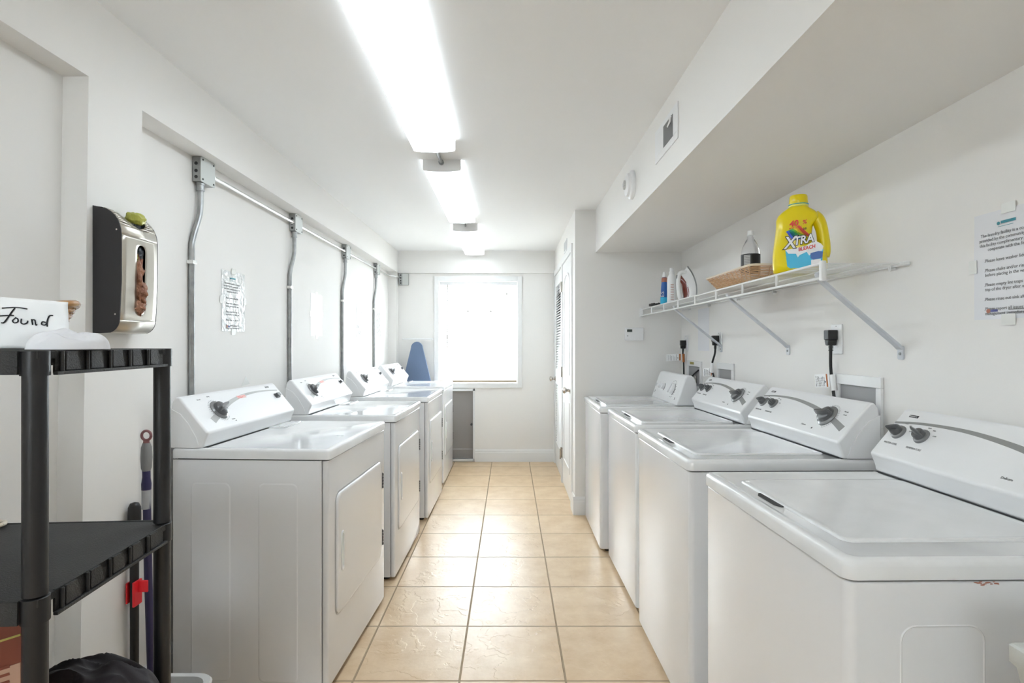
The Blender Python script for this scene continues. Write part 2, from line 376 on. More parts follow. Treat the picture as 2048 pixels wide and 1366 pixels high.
for z0, z1 in ((.012, .25), (.86, 1.02), (1.87, 1.995)): b.box(.488, .522, 5.235, 5.81, z0, z1)
b.done('door_frame', M['door'], d2, bevel=.002)
b = B()
for a, c in ((.25, .86), (1.02, 1.87)):
    z = a+.012
    while z < c-.01:
        b.prism([(.491, z-.012), (.494, z-.014), (.520, z+.012), (.517, z+.014)], 5.235, 5.81, 'y'); z += .026
b.done('louvres', M['door'], d2)
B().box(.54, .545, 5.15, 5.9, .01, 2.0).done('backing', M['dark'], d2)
knob_on(d2, .488, 5.85, .905); hinges(d2, 5.142, (1.80, 1.02, .25))
b = B(); b.box(.478, .492, 5.10, 5.143, 0, 2.06); b.box(.478, .492, 5.90, 5.95, 0, 2.06); b.box(.478, .492, 5.143, 5.90, 2.0, 2.06); b.done('casing', M['trim'], d2, bevel=.003)
# ------------------------------------------------------------------ laundry machines (local x = right as you face it, y = back, z = up)
LIP = (.503, .950); DD = Vector((0, .6425, .7663)); NN = Vector((0, -.7663, .6425))
def FM(s, t, off=0, rot=0):
    m_ = frame_mat(Vector((s, LIP[0], LIP[1])) + DD*t + NN*off, (1, 0, 0), DD); return m_ @ Matrix.Rotation(rot, 4, 'Z')
def console(root, W):
    prof = [(.522, .893), (.518, .915), LIP, (.612, 1.080), (.628, 1.083), (.642, 1.066), (.648, 1.03), (.648, .893)]
    c = B().prism(prof, .006, W-.006, 'x').done('console', M['plastic'], root, bevel=.010, bseg=4, ang=12)
    pr = [(.535, .895), (.548, .935), (.578, .985), (.608, 1.020), (.646, 1.040), (.646, .895)]
    for x0, x1 in ((.003, .007), (W-.007, W-.003)):
        B().prism(pr, x0, x1, 'x').done('end_panel', M['plastic'], c, bevel=.0015)
    B().box(.012, W-.012, .519, .53, .8915, .8945).done('console_seam', M['seam'], c)
    return c
def strip(b, pts, w_, off=.0006):
    """flat ribbon on the console face through (s,t) points; w_ list of half widths"""
    n = len(pts); up = []; dn = []
    for i, (s_, t_) in enumerate(pts):
        a = pts[max(i-1, 0)]; c = pts[min(i+1, n-1)]; dx, dy = c[0]-a[0], c[1]-a[1]; L_ = math.hypot(dx, dy); nx, ny = -dy/L_, dx/L_
        h = w_[i] if isinstance(w_, list) else w_
        up.append((s_+nx*h, t_+ny*h)); dn.append((s_-nx*h, t_-ny*h))
    Mx = FM(0, 0)
    for i in range(n-1):
        q = [up[i], up[i+1], dn[i+1], dn[i]]
        A = [b.v(Mx @ Vector((x, y, .0001))) for x, y in q]; D = [b.v(Mx @ Vector((x, y, off))) for x, y in q]
        b._f(A[::-1]); b._f(D)
        for k in range(4): b._f([A[k], A[(k+1) % 4], D[(k+1) % 4], D[k]])
def smooth_pts(P, n=6):
    out = []
    for i in range(len(P)-1):
        p0, p1, p2, p3 = P[max(i-1, 0)], P[i], P[i+1], P[min(i+2, len(P)-1)]
        for k in range(n):
            t = k/n; out.append(tuple(.5*((2*p1[j])+(-p0[j]+p2[j])*t+(2*p0[j]-5*p1[j]+4*p2[j]-p3[j])*t*t+(-p0[j]+3*p1[j]-3*p2[j]+p3[j])*t**3) for j in range(len(p1))))
    out.append(tuple(P[-1])); return out
def arc_pts(s, t, r, a0, a1, n=16): return [(s+r*math.cos(R(a0+(a1-a0)*k/n)), t+r*math.sin(R(a0+(a1-a0)*k/n))) for k in range(n+1)]
def dial(par, s, t, r, rot, big):
    b = B(); b.lathe([(r, 0), (r, .003), (r*.93, .006), (r*.70, .008)], 32, FM(s, t, .0005)); k = b.done('dial_skirt' if big else 'knob_skirt', M['skirt'], par)
    b = B(); q = r*.74; b.lathe([(q, .006), (q, .012), (q*.93, .020), (q*.80, .0225)], 28, FM(s, t))
    X = FM(s, t, 0, rot); b.X = X
    b.loft([[(x*q, y*q, zz) for x, y in ((-1.12, -.12), (-.9, -.26), (0, -.34), (.9, -.26), (1.12, -.12), (1.12, .12), (.9, .26), (0, .34), (-.9, .26), (-1.12, .12))][::1] if zz < .03 else [(x*q*.92, y*q*.45, zz) for x, y in ((-1.12, -.12), (-.9, -.26), (0, -.34), (.9, -.26), (1.12, -.12), (1.12, .12), (.9, .26), (0, .34), (-.9, .26), (-1.12, .12))] for zz in (.014, .028, .038 if big else .034)])
    o = b.done('dial' if big else 'knob', M['knob'], par)
    return o
def badge(par, s, t):
    b = B(); b.X = FM(s, t); b.box(0, .034, 0, .008, 0, .0008); bd = b.done('badge', M['inkblk'], par)
    b = B(); text_into(b, 'Kenmore', .0078, FM(s+.002, t+.0018, .0009), sx=.95); b.done('badge_lettering', M['white'], bd)
def washer(name, label, X, Yf, rz, seed, W=.69):
    r = thing(name, label, 'washing machine', (X, Yf, 0), rz, 'washing machines along the right wall')
    D = .645
    b = B(); b.prism(rrect(0.004, W-.004, .006, D, .018), .022, .852, 'z'); cab = b.done('cabinet', M['enamel'], r, bevel=.004, bseg=2, ang=50)
    B().prism(rrect(.010, W-.010, .012, D-.01, .015), .850, .858).done('seam', M['seam'], r)
    # rounded top with shallow recessed lid field
    o0 = rrect(0, W, 0, D+.003, .022, 6); b = B()
    def ins(d, z): return [(x+(W/2-x)/(W/2)*d, y+(D/2-y)/(D/2)*d, z) for x, y in o0]
    rings = [ins(0, .857), ins(0, .880), ins(.002, .887), ins(.007, .8915), ins(.014, .893), ins(.022, .8925), ins(.026, .890)]
    b.loft(rings); b.done('top_panel', M['top'], r, ang=60)
    b = B(); lp = rrect(.115, W-.095, .058, .515, .022, 6)
    def ins2(d, z): return [(x+(-d if x > W/2 else d), y+(-d if y > .29 else d), z) for x, y in lp]
    b.loft([ins2(0, .8895), ins2(0, .8935), ins2(.003, .8955), ins2(.010, .8958), ins2(.016, .8945)]); lid = b.done('lid', M['top'], r, ang=60)
    b = B()
    b.prism([(.245, .052), (.262, .043), (.345, .043), (.362, .052), (.362, .0585), (.245, .0585)], .8885, .8925)
    b.done('lid_grip_recess', M['seam'], lid)
    # side embossing lines (right side, seen on the nearest machine)
    for xx, sgn in ((W-.004, 1), (.004, -1)):
        b = B(); P = rrect(.10, .255, .10, .775, .03, 6); I = rrect(.104, .251, .104, .771, .027, 6)
        b.loft([[(xx, y, z) for y, z in P], [(xx+sgn*.0016, y, z) for y, z in rrect(.102, .253, .102, .773, .028, 6)], [(xx, y, z) for y, z in I]], cap=False); b.done('side_embossing', M['enamel'], cab)
    for x in (.05, W-.05):
        for y in (.06, D-.06): B().lathe([(.02, 0), (.02, .012), (.008, .014), (.008, .024)], 12, Matrix.Translation((x, y, 0))).done('foot', M['black'], r)
    return r
def washer_controls(r, W=.69):
    c = console(r, W)
    P = smooth_pts([(.012, .119), (.10, .130), (.20, .134), (.29, .131), (.40, .118), (.50, .098), (.58, .077), (.655, .052)], 5)
    b = B(); n = len(P); strip(b, P, [.0035+.009*(i/(n-1))**1.5 for i in range(n)]); b.done('printed_band', M['band'], c)
    dial(c, .055, .088, .023, R(20), False); dial(c, .142, .090, .023, R(-20), False); dial(c, .535, .088, .043, R(10), True)
    badge(c, .045, .146)
    b = B(); text_into(b, 'WATER LEVEL', .0085, FM(.055, .045, .0004), 'CENTER'); text_into(b, 'TEMPERATURE', .0085, FM(.145, .045, .0004), 'CENTER')
    text_into(b, 'Heavy', .009, FM(.44, .098, .0004)); text_into(b, 'Delicate', .009, FM(.425, .030, .0004)); text_into(b, 'Normal', .007, FM(.600, .118, .0004)); text_into(b, 'Casual', .007, FM(.606, .105, .0004))
    for s in (.055, .142):
        for k, a in enumerate((95, 55, 15)): text_into(b, ('HIGH', 'MED', 'LOW')[k], .005, FM(s+.032*math.cos(R(a)), .09+.030*math.sin(R(a)), .0004))
    b.done('lettering', M['print_'], c); b = B()
    for k in range(26):
        a = R(-75+k*9); x, y = .535+.049*math.cos(a), .088+.049*math.sin(a); X = FM(x, y, 0, a); b.X = X; b.box(-.003, .003, -.0005, .0005, 0, .0004); b.X = Matrix()
    b.X = FM(.500, .027); b.lathe([(.004, 0), (.004, .0004)], 12); b.X = Matrix()
    b.done('dial_ticks', M['print_'], c)
w1 = washer('washing_machine', 'white top load washing machine nearest the sink, front right', .589, 1.672, R(-89.1), 1)
washer_controls(w1)
lab = ['white washing machine under the yellow detergent bottle, second nearest on the right', 'white washing machine with charcoal dials, between the round-console washer and the one under the detergent']
w2 = dup(w1, (.581, 2.515, 0), R(-89.1), lab[0]); w3 = dup(w1, (.584, 3.30, 0), R(-89.2), lab[1])
w4 = washer('washing_machine', 'white washing machine with a narrow rounded console and white dials, in the alcove corner', .548, 4.055, R(-90), 4)
# rounded console of the corner washer
L4 = (.488, .905); D4 = Vector((0, .055, .163)).normalized(); N4 = Vector((0, -D4.z, D4.y))
def F4(s, t, off=0, rot=0): return frame_mat(Vector((s, L4[0], L4[1]))+D4*t+N4*off, (1, 0, 0), D4) @ Matrix.Rotation(rot, 4, 'Z')
prof = [(.486, .893), L4, (.540, 1.060), (.552, 1.079), (.575, 1.083), (.598, 1.070), (.612, 1.035), (.622, .96), (.625, .893)]
c4 = B().prism(prof, .05, .64, 'x').done('console', M['plastic'], w4, bevel=.014, bseg=4, ang=12)
b = B(); P0 = FM; FM_keep = FM
FM = F4
for (s, r_) in ((.145, .016), (.200, .016), (.260, .026), (.47, .040)):
    strip(b, arc_pts(s, .085, r_*1.05, -75, 60, 14), [.0016+.0040*math.sin(math.pi*k/14) for k in range(15)])
for k in range(14):
    a = R(-100+k*20); x, y = .47+.056*math.cos(a), .085+.056*math.sin(a); b.X = F4(x, y); b.box(-.006, .006, -.0015, .0015, 0, .0004)
b.X = F4(.085, .03); b.box(0, .008, 0, .016, 0, .0006); b.X = F4(.56, .02); b.box(0, .010, 0, .016, 0, .0006); b.X = Matrix()
b.done('dial_markings', M['print_'], c4)
for (s, r_) in ((.145, .014), (.200, .014), (.260, .022), (.47, .036)):
    b = B(); b.lathe([(r_, 0), (r_, .012), (r_*.9, .018), (r_*.2, .020)], 24, F4(s, .085)); b.X = F4(s, .085, 0, R(60)); b.box(-r_*.9, r_*.9, -r_*.18, r_*.18, .012, .026); b.done('dial', M['plastic'], c4, ang=50)
FM = FM_keep
# scuffs, rust and marks on the nearest washer stay in the mesh as tiny chips
b = B()
for (x, z, s_) in ((.694-.004, .846, .006), ):
    pass
random.seed(3)
for k in range(16):
    y = .235+random.random()*.05; zz = .846+random.random()*.006; q = .0008+random.random()*.0022; b.X = Matrix.Translation((.6863, y, zz)); b.sphere((0, 0, 0), q, sx=.25, sy=1.6, sz=.5, seg=8)
b.X = Matrix(); b.done('rust_spots', M['rust'], w1)
# ---- dryers
def dryer(label, X, Yn, rz, W=.74):
    r = thing('tumble_dryer', label, 'dryer', (X, Yn, 0), rz, 'dryers along the left wall'); D = .59
    b = B(); b.prism(rrect(.004, W-.004, .030, D, .004), .022, .852); cab = b.done('cabinet', M['enamel'], r)
    b = B(); b.prism(rrect(.002, W-.002, .004, .0285, .010), .022, .852); fr = b.done('front_panel', M['enamel'], r, bevel=.003, bseg=2, ang=50)
    B().box(.012, W-.012, .028, .031, .03, .85).done('side_seam', M['seam'], r)
    B().prism(rrect(.012, W-.012, .014, D-.01, .012), .850, .858).done('seam', M['seam'], r)
    o0 = rrect(0, W, -.002, D+.003, .014, 6); b = B()
    def ins(d, z): return [(x+(W/2-x)/(W/2)*d, y+(D/2-y)/(D/2)*d, z) for x, y in o0]
    b.loft([ins(0, .857), ins(0, .884), ins(.002, .890), ins(.006, .8935), ins(.012, .8945), ins(.020, .894), ins(.024, .892)]); b.done('top_panel', M['top'], r, ang=60)
    # door with surround
    dx0, dx1, dz0, dz1 = .075, .672, .250, .712
    b = B(); P = rrect(dx0-.006, dx1+.006, dz0-.006, dz1+.006, .045, 8); b.prism(P, .0028, .0060, 'y'); b.done('door_seam', M['lightprint'], fr)
    b = B(); P = rrect(dx0, dx1, dz0, dz1, .040, 8)
    def sh(d): return [(x+(-d if x > .37 else d), y+(-d if y > .48 else d)) for x, y in P]
    b.loft([[(x, .006, z) for x, z in sh(0)], [(x, -.001, z) for x, z in sh(0)], [(x, -.004, z) for x, z in sh(.004)], [(x, -.0045, z) for x, z in sh(.012)]]); dr = b.done('door', M['enamel'], r, ang=60)
    b = B(); Pg = rrect(.112, .140, .405, .560, .012, 5); Pi = rrect(.119, .135, .418, .548, .007, 5)
    b.loft([[(x, -.0040, z) for x, z in Pg], [(x, -.0085, z) for x, z in rrect(.114, .138, .408, .557, .011, 5)], [(x, -.0075, z) for x, z in Pi], [(x, -.0050, z) for x, z in Pi]]); b.done('handle', M['plastic'], dr)
    for z in (.615, .340):
        b = B(); b.box(dx1+.001, dx1+.010, -.004, .003, z-.038, z+.038)
        for q in range(5): b.tube([(dx1+.0055, -.006, z-.036+q*.0148), (dx1+.0055, -.006, z-.036+q*.0148+.012)], .004, 8)
        b.done('hinge', M['hinge'], dr)
    # embossed ribs on both sides
    for xx, sg in ((.004, -1), (W-.004, 1)):
        for ya, yb in ((.117, .265), (.370, .520)):
            P1 = rrect(ya, yb, .04, .768, .022, 6); P2 = rrect(ya+.003, yb-.003, .043, .765, .020, 6); P3 = rrect(ya+.006, yb-.006, .046, .762, .018, 6)
            b = B(); b.loft([[(xx, y, z) for y, z in P1], [(xx+sg*.0018, y, z) for y, z in P2], [(xx+sg*.0018, y, z) for y, z in P3]], cap=False); b._f([b.v((xx+sg*.0018, y, z)) for y, z in P3])
            b.done('side_embossing', M['enamel'], cab)
    # lint screen flap in the top
    b = B(); Pl = rrect(.50, .70, .40, .50, .008, 4); b.prism(Pl, .8925, .8955); Pl = rrect(.505, .695, .405, .43, .008, 4); b.prism(Pl, .895, .9005); b.done('lint_screen_flap', M['top'], r, bevel=.0015)
    for x in (.05, W-.05):
        for y in (.06, D-.06): B().lathe([(.02, 0), (.02, .012), (.008, .014), (.008, .024)], 12, Matrix.Translation((x, y, 0))).done('foot', M['black'], r)
    c = console(r, W)
    for o in [o for o in bpy.data.objects if o.parent == r and o.name.startswith('console')]: o.location.y = -.048
    P = smooth_pts([(W-.03, .128), (W-.14, .137), (W-.26, .138), (W-.36, .130), (W-.46, .112), (.20, .088), (.085, .045)], 5)
    b = B(); n = len(P); strip(b, P, [.003+.011*(i/(n-1))**1.5 for i in range(n)]); b.done('printed_band', M['bandl'], c)
    dial(c, .165, .085, .043, R(15), True)
    b = B(); b.X = FM(W-.07, .098); b.prism(rrect(-.020, .020, -.013, .013, .004), 0, .004); b.prism(rrect(-.014, .014, -.009, .009, .003), .004, .016); b.done('start_button', M['knob'], c, bevel=.001)
    badge(c, W-.115, .151)
    b = B()
    for k in range(22):
        a = R(60+k*12); b.X = FM(.165+.049*math.cos(a), .085+.049*math.sin(a), 0, a); b.box(-.003, .003, -.0005, .0005, 0, .0004)
    b.X = Matrix()
    for k, (q, t_) in enumerate((('Normal', .145), ('Heavy', .152), ('Delicate', .030), ('Off', .020))): text_into(b, q, .007, FM((.085, .155, .20, .215)[k], t_, .0004))
    b.done('dial_markings', M['print_'], c)
    return r, c
dy1, dc1 = dryer('white dryer nearest the black shelf unit, pink sticker on its console', -.655, 2.00, R(90-2.9))
b = B(); b.X = FM(.38, .127); b.box(-.035, .035, -.007, .008, .0006, .0012); pk = b.done('sticker', M['pink'], dc1)
b = B(); b.X = FM(.38, .127); b.box(-.030, .030, .001, .003, .0012, .0014); b.box(-.030, .01, -.004, -.002, .0012, .0014); b.done('sticker_print', M['redink'], pk)
dy2 = dup(dy1, (-.612, 2.96, 0), R(90-1.1), 'white dryer second from the black shelf unit, in front of the second conduit')
dy3 = dup(dy1, (-.584, 3.97, 0), R(90-.9), 'white dryer third from the black shelf unit, below the translucent notices')
dy4 = dup(dy1, (-.586, 4.95, 0), R(90-.3), 'white dryer farthest back, beside the blue ironing board')
def kids(o):
    for c in [x for x in bpy.data.objects if x.parent == o]:
        yield c; yield from kids(c)
for d_ in (dy3, dy4):
    for k in list(kids(d_)):
        if k.name.startswith('sticker'): bpy.data.objects.remove(k)
# ------------------------------------------------------------------ ceiling lights
def lamp(Ya, Yb, mt, label):
    t = thing('ceiling_light', label, 'ceiling light', (-.368, Ya, ZC), 0, 'fluorescent ceiling lights in a row'); L_ = Yb-Ya; hw = .1025
    B().box(-hw+.012, hw-.012, .004, L_-.004, -.022, 0).done('housing', M['lamphouse'], t)
    pr = [(-hw, -.010), (-hw, -.050), (-hw+.003, -.056), (-hw+.010, -.0595), (-.05, -.0635), (0, -.065), (.05, -.0635), (hw-.010, -.0595), (hw-.003, -.056), (hw, -.050), (hw, -.010)]
    b = B(); b.prism(pr, .006, L_-.006, 'y'); df = b.done('diffuser', [mt, M['lampside']], t, ang=60)
    for f in df.data.polygons:
        if abs(f.normal.x) > .8: f.material_index = 1      # prismatic side walls of the lens give off less light
    for y in (0, L_-.006): B().prism([(-hw-.001, 0), *[(x*1.01, z-.001) for x, z in pr], (hw+.001, 0)], y, y+.006, 'y').done('end_cap', M['capwhite'], t)
    return t
lamp(1.46, 2.70, M['lamp1'], 'long white wraparound ceiling light nearest the camera, cut by the top edge')
lamp(2.995, 4.29, M['lamp2'], 'white wraparound ceiling light, middle one of the row')
lamp(4.60, 5.84, M['lamp2'], 'white wraparound ceiling light nearest the window')
lamp(-1.2, .04, M['lampfill'], 'added fill light behind the camera, unseen, shaped like the ceiling lights')  # extra unseen fixture, added to brighten the near half of the room
b = B(); b.tube([(-.372, 2.70, 2.262), (-.370, 2.995, 2.262)], .009, 10)
b.lathe([(.014, 0), (.014, .018)], 12, frame_mat((-.370, 2.976, 2.262), (1, 0, 0), (0, 0, 1)) @ Matrix.Rotation(R(180), 4, 'X'))
tag(b.done('conduit_nipple', M['galv']), 'short steel conduit joining the near and middle ceiling lights', 'conduit')
b = B(); b.tube([(-.370, 4.29, 2.262), (-.368, 4.60, 2.262)], .009, 10)
tag(b.done('conduit_nipple', M['galv']), 'short steel conduit joining the middle and far ceiling lights', 'conduit')
# ------------------------------------------------------------------ left wall electrics
order = ['nearest', 'second', 'third', 'fourth']
boxY = [2.245, 3.238, 4.25, 5.24]
for i, y in enumerate(boxY):
    t = thing('junction_box', ['square steel junction box nearest the camera, under the left beam', 'square steel junction box second along the left beam', 'square steel junction box third along the left beam', 'square steel junction box fourth along the left beam, before the corner'][i], 'junction box', (XL, y, ZB), 0, 'junction boxes under the left beam')
    b = B(); b.box(.001, .036, 0, .105, -.102, -.001); b.done('box', M['galv'], t, bevel=.003)
    b = B(); b.prism(rrect(-.002, .107, -.104, .000, .008), .036, .039, 'x')
    bx = b.done('cover', M['cover'], t, bevel=.001)
    for yy, zz in ((.012, -.012), (.093, -.012), (.012, -.092), (.093, -.092)): b = B(); b.X = frame_mat((.039, yy, zz), (0, 1, 0), (0, 0, 1)); b.lathe([(.004, 0), (.004, .002)], 8); b.done('screw', M['seam'], bx)
    for yy, zz in ((-.001, -.03), (-.001, -.06), (-.001, -.085)): b = B(); b.X = frame_mat((.018, yy, zz), (-1, 0, 0), (0, 0, 1)); b.lathe([(.007, 0), (.007, .001)], 10); b.done('knockout', M['seam'], t)
    b = B(); b.lathe([(.017, -.103), (.017, -.112), (.0145, -.113), (.0145, -.130), (.016, -.131), (.016, -.136)], 14, Matrix.Translation((.019, .030, 0))); b.done('connector', M['galv'], t)
    x0 = XL+.019; x1 = XL+.0125; yt = y+.030; yb = y-.022
    P = smooth_pts([(x0, yt, 1.912), (x0, yt, 1.86), (x0, yt-.010, 1.80), (x1, yb+.008, 1.70), (x1, yb, 1.62), (x1, yb, 1.2), (x1, yb, .95)], 5)
    zb = .93
    tt = thing('conduit', ['steel conduit dropping behind the nearest dryer', 'steel conduit dropping behind the second dryer', 'steel conduit dropping behind the third dryer', 'steel conduit dropping behind the farthest dryer'][i], 'conduit', (0, 0, 0), 0, 'vertical conduits on the left wall')
    B().tube(P, .0115, 12).done('pipe', M['galv'], tt)
    b = B(); b.box(XL+.0005, XL+.026, yb-.016, yb+.016, 1.60, 1.616); b.done('strap', M['emt'], tt, bevel=.002)
zc = 1.992; xs = XL+.022
segs = [(boxY[0]+.107, boxY[1]-.001), (boxY[1]+.107, boxY[2]-.001), (boxY[2]+.107, boxY[3]-.001)]
for i, (a, c) in enumerate(segs):
    b = B(); b.tube([(xs, a, zc), (xs, c, zc)], .0095, 12)
    for y in (a+.006, c-.006): b.tube([(xs, y-.006, zc), (xs, y+.006, zc)], .013, 8)
    tag(b.done('conduit', M['emt']), 'horizontal shiny conduit between the %s junction boxes' % ('first and second', 'second and third', 'third and fourth')[i], 'conduit', 'horizontal conduits under the left beam')
b = B(); b.tube(smooth_pts([(xs, boxY[3]+.107, zc), (xs, 5.72, zc), (xs+.03, 5.78, zc-.002), (-1.19, 5.84, zc-.004), (-1.185, 5.93, zc-.004), (-1.16, 5.945, zc-.004)], 4), .0095, 12)
tag(b.done('conduit', M['emt']), 'bent shiny conduit running round the corner pier to the back wall box', 'conduit')
t = thing('junction_box', 'steel junction box in the back corner beside the window', 'junction box', (-1.19, YB, 2.035))
B().box(.0, .10, -.045, -.001, -.125, 0).done('box', M['galv'], t, bevel=.003)
B().box(.038, .102, -.049, -.0455, -.125, .0).done('cover', M['cover'], t, bevel=.001)
for zz in (-.02, -.05, -.08, -.105): b = B(); b.X = frame_mat((.02, -.0455, zz), (1, 0, 0), (0, 0, 1)); b.lathe([(.008, 0), (.008, .001)], 10); b.done('knockout', M['seam'], t)
# ------------------------------------------------------------------ notices
LINES = [('The laundry facility is a compli', .0, 0), ('provided by the community.  In u', -.004, .0125), ('this facility complimentary it is', -.003, .0250), ('cooperate with the fo', .022, .0375),
         ('.Please leave washer lids o', .012, .067), ('.Please shake and/or rinse', .012, .092), ('before placing in the was', .014, .1045), ('.Please empty lint traps lo', .012, .130), ('top of the dryer after use', .014, .1425),
         ('.Please rinse out sink after', .012, .168), ('.Please report all issues w', .012, .193), ('management immediately', .014, .2055)]
def notice(label, Mx, mt, tape=True, text=True, ink='print_', cat='notice', faint=False):
    """Mx: origin at sheet's lower left, x right, y up, z out of the wall"""
    t = thing('paper_notice', label, cat); t.matrix_world = Mx
    W_, H_ = .216, .279
    b = B(); n = 10; m_ = 14
    random.seed(len(label))
    G = [[b.v((W_*i/n, H_*j/m_, .0012+.0012*noise.noise(Vector((i*.7, j*.5, len(label)))))) for j in range(m_+1)] for i in range(n+1)]
    for i in range(n):
        for j in range(m_): b._f([G[i][j], G[i+1][j], G[i+1][j+1], G[i][j+1]])
    b.box(0, W_, 0, H_, 0, .0004)
    b.done('sheet', mt, t, ang=80)
    if text:
        b = B()
        for s_, x, y in LINES: text_into(b, s_, .0118, Matrix.Translation((.022+x, H_-.062-y, .0026)), ext=.0001)
        for k in range(2): b.box(.105, .175, .022-k*.007, .0235-k*.007, .0024, .0027)
        b.done('lettering', M[ink], t)
        b = B(); b.box(.083, .125, H_-.036, H_-.029, .0024, .0028); b.lathe([(.0045, .0024), (.0045, .0028)], 14, Matrix.Translation((.076, H_-.034, 0))); b.box(.075, .118, H_-.043, H_-.042, .0024, .0026); b.done('logo', M['teal'], t)
        b = B(); b.lathe([(.006, .0024), (.006, .0028)], 14, Matrix.Translation((.046, .022, 0))); lg = b.done('emblem', M['rust'], t)
        b = B(); b.box(.053, .074, .019, .025, .0024, .0028); b.done('emblem_text', M['navyink'], lg)
    if tape:
        for (x0, x1, y0, y1) in ((.085, .125, H_-.012, H_+.014), (.085, .125, -.016, .012), (-.016, .01, .125, .16), (W_-.01, W_+.012, .13, .165)): B().box(x0, x1, y0, y1, .0028, .0033).done('tape', M['tape'], t)
    return t
def LW(Yl, z, x=XL): return frame_mat((x+.0004, Yl, z), (0, 1, 0), (0, 0, 1))      # on the left wall
notice('paper notice in a shiny plastic sleeve above the nearest dryer', LW(2.475, 1.336), M['sleeve'])
notice('blank white paper taped above the second dryer', LW(3.585, 1.330), M['paperw'], text=False)
M['ghost'] = mat('thin sleeve', (.82, .81, .78), .15, coat=.8, bump=(22, .9))
for y, q in ((4.66, 'third'), (5.33, 'farthest')):
    t = notice('translucent crinkled plastic sleeve taped above the %s dryer' % q, LW(y, 1.33), M['ghost'], text=False, tape=False)
    b = B(); random.seed(int(y*10))
    for k in range(26):
        x = .03+random.random()*.15; z = .02+random.random()*.24; b.X = Matrix.Translation((x, z, .0026)) @ Matrix.Rotation(random.random()*3, 4, 'Z'); b.box(-.012, .012, -.002, .002, 0, .0006)
    b.done('glint_creases', M['sleeve'], t)
b = B(); b.X = LW(2.66, 1.075); b.prism([(0, 0), (.085, .004), (.045, .045)], .0002, .0008); tag(b.done('tape_scrap', M['tape']), 'scrap of clear tape on the wall just above the nearest dryer console', 'tape')
def RW(Yl, z): return frame_mat((XR(Yl)-.0005, Yl, z), (-.0108, -1, 0), (0, 0, 1))       # right wall, x runs towards the camera
notice('printed laundry rules notice on the right wall, cut by the frame edge', RW(1.489, 1.343), M['paper'])
t = notice('faint white paper on the right wall under the wire shelf', RW(3.745, 1.232), M['wall'], text=False, tape=False)
t.children[0].data.materials[0] = M['paper']
# ------------------------------------------------------------------ right wall outlets, cords, valve boxes
def outlet(label, Yl, zt):
    t = thing('wall_outlet', label, 'outlet', (0, 0, 0)); t.matrix_world = RW(Yl, zt-.114)
    B().prism(rrect(0, .072, 0, .114, .004), 0, .006).done('plate', M['trim'], t, bevel=.002)
    for y in (.036, .078): B().prism(rrect(.020, .052, y-.014, y+.014, .010), .006, .0075).done('socket', M['plastic'], t)
    b = B(); b.lathe([(.0035, .006), (.003, .0075)], 10, Matrix.Translation((.036, .057, 0)))
    for y in (.036, .078):
        b.box(.028, .0295, y-.004, y+.005, .0075, .0079); b.box(.042, .0435, y-.004, y+.005, .0075, .0079)
    b.box(.0345, .0375, .104, .108, .006, .0068)
    b.done('slots', M['print_'], t); return t
def power_cord(label, Yl, zt, path, tagz):
    """plug in the upper socket, then a path of (Y,Z,off) world points"""
    t = thing('power_cord', label, 'cord', (0, 0, 0))
    yc = Yl-.036; zc_ = zt-.042; xw = XR(yc)
    b = B(); b.box(xw-.046, xw-.0085, yc-.017, yc+.017, zc_-.018, zc_+.020)
    b.loft([[(xw-.044+dx*.034, yc+dy*wy, z) for dx, dy in ((0, -1), (1, -1), (1, 1), (0, 1))] for z, wy in ((zc_-.018, .016), (zc_-.036, .010), (zc_-.040, .008))])
    b.done('plug', M['cord'], t, bevel=.004)
    b = B()
    for k in range(4): b.lathe([(.0085, 0), (.0085, .003)], 12, Matrix.Translation((xw-.027, yc, zc_-.045-k*.005)))
    b.done('strain_relief', M['cord'], t)
    P = smooth_pts([(xw-.027, yc, zc_-.038), *[(XR(y)-o_, y, z) for y, z, o_ in path]], 6)
    B().tube(P, .0046, 10, flat=1.3).done('cable', M['cord'], t)
    return t
outlet('white wall outlet near the right end of the wire shelf', 2.158, 1.354)
c1 = power_cord('black power cord plugged in above the washer under the detergent', 2.158, 1.354, [(2.125, 1.20, .026), (2.120, 1.14, .024), (2.105, 1.06, .022), (2.09, 1.005, .022)], 1.14)
outlet('white wall outlet behind the diagonal shelf brace', 3.385, 1.350)
c2 = power_cord('black power cord dropping behind the middle washer dials', 3.385, 1.350, [(3.352, 1.22, .028), (3.40, 1.14, .03), (3.405, 1.05, .012), (3.405, .98, .0065)], 1.1)
outlet('white wall outlet in the alcove corner', 4.03, 1.340)
c3 = power_cord('black power cord in the alcove corner above the rounded console', 4.03, 1.325, [(4.00, 1.20, .026), (3.99, 1.14, .024), (3.985, 1.05, .024), (3.985, .98, .024)], 1.1)
def cord_tag(par, M0, W_, H_):
    b = B(); b.X = M0; b.box(0, W_, 0, H_, 0, .0006); tg = b.done('warning_tag', M['paperw'], par)
    b = B(); b.X = M0; b.box(W_*.80, W_*.90, .001, H_-.001, .0006, .0009); b.done('tag_stripe', M['orange'], tg)
    b = B(); b.X = M0; random.seed(2)
    for k in range(7):
        x = .006+k*W_*.095; h_ = H_*(.55+.35*random.random())
        q = .004
        while q < h_:
            l = .004+random.random()*.006; b.box(x, x+.0022, q, min(q+l, H_-.003), .0006, .0009); q += l+.0015
    b.lathe([(.0035, .0006), (.0035, .0009)], 10, Matrix.Translation((W_*.72, H_*.4, 0)))
    b.done('tag_print', M['print_'], tg)
yt = 2.118
cord_tag(c1, frame_mat((XR(yt)-.045, yt+.075, 1.105), (.15, -1, .10), (0, .18, 1)), .078, .052)
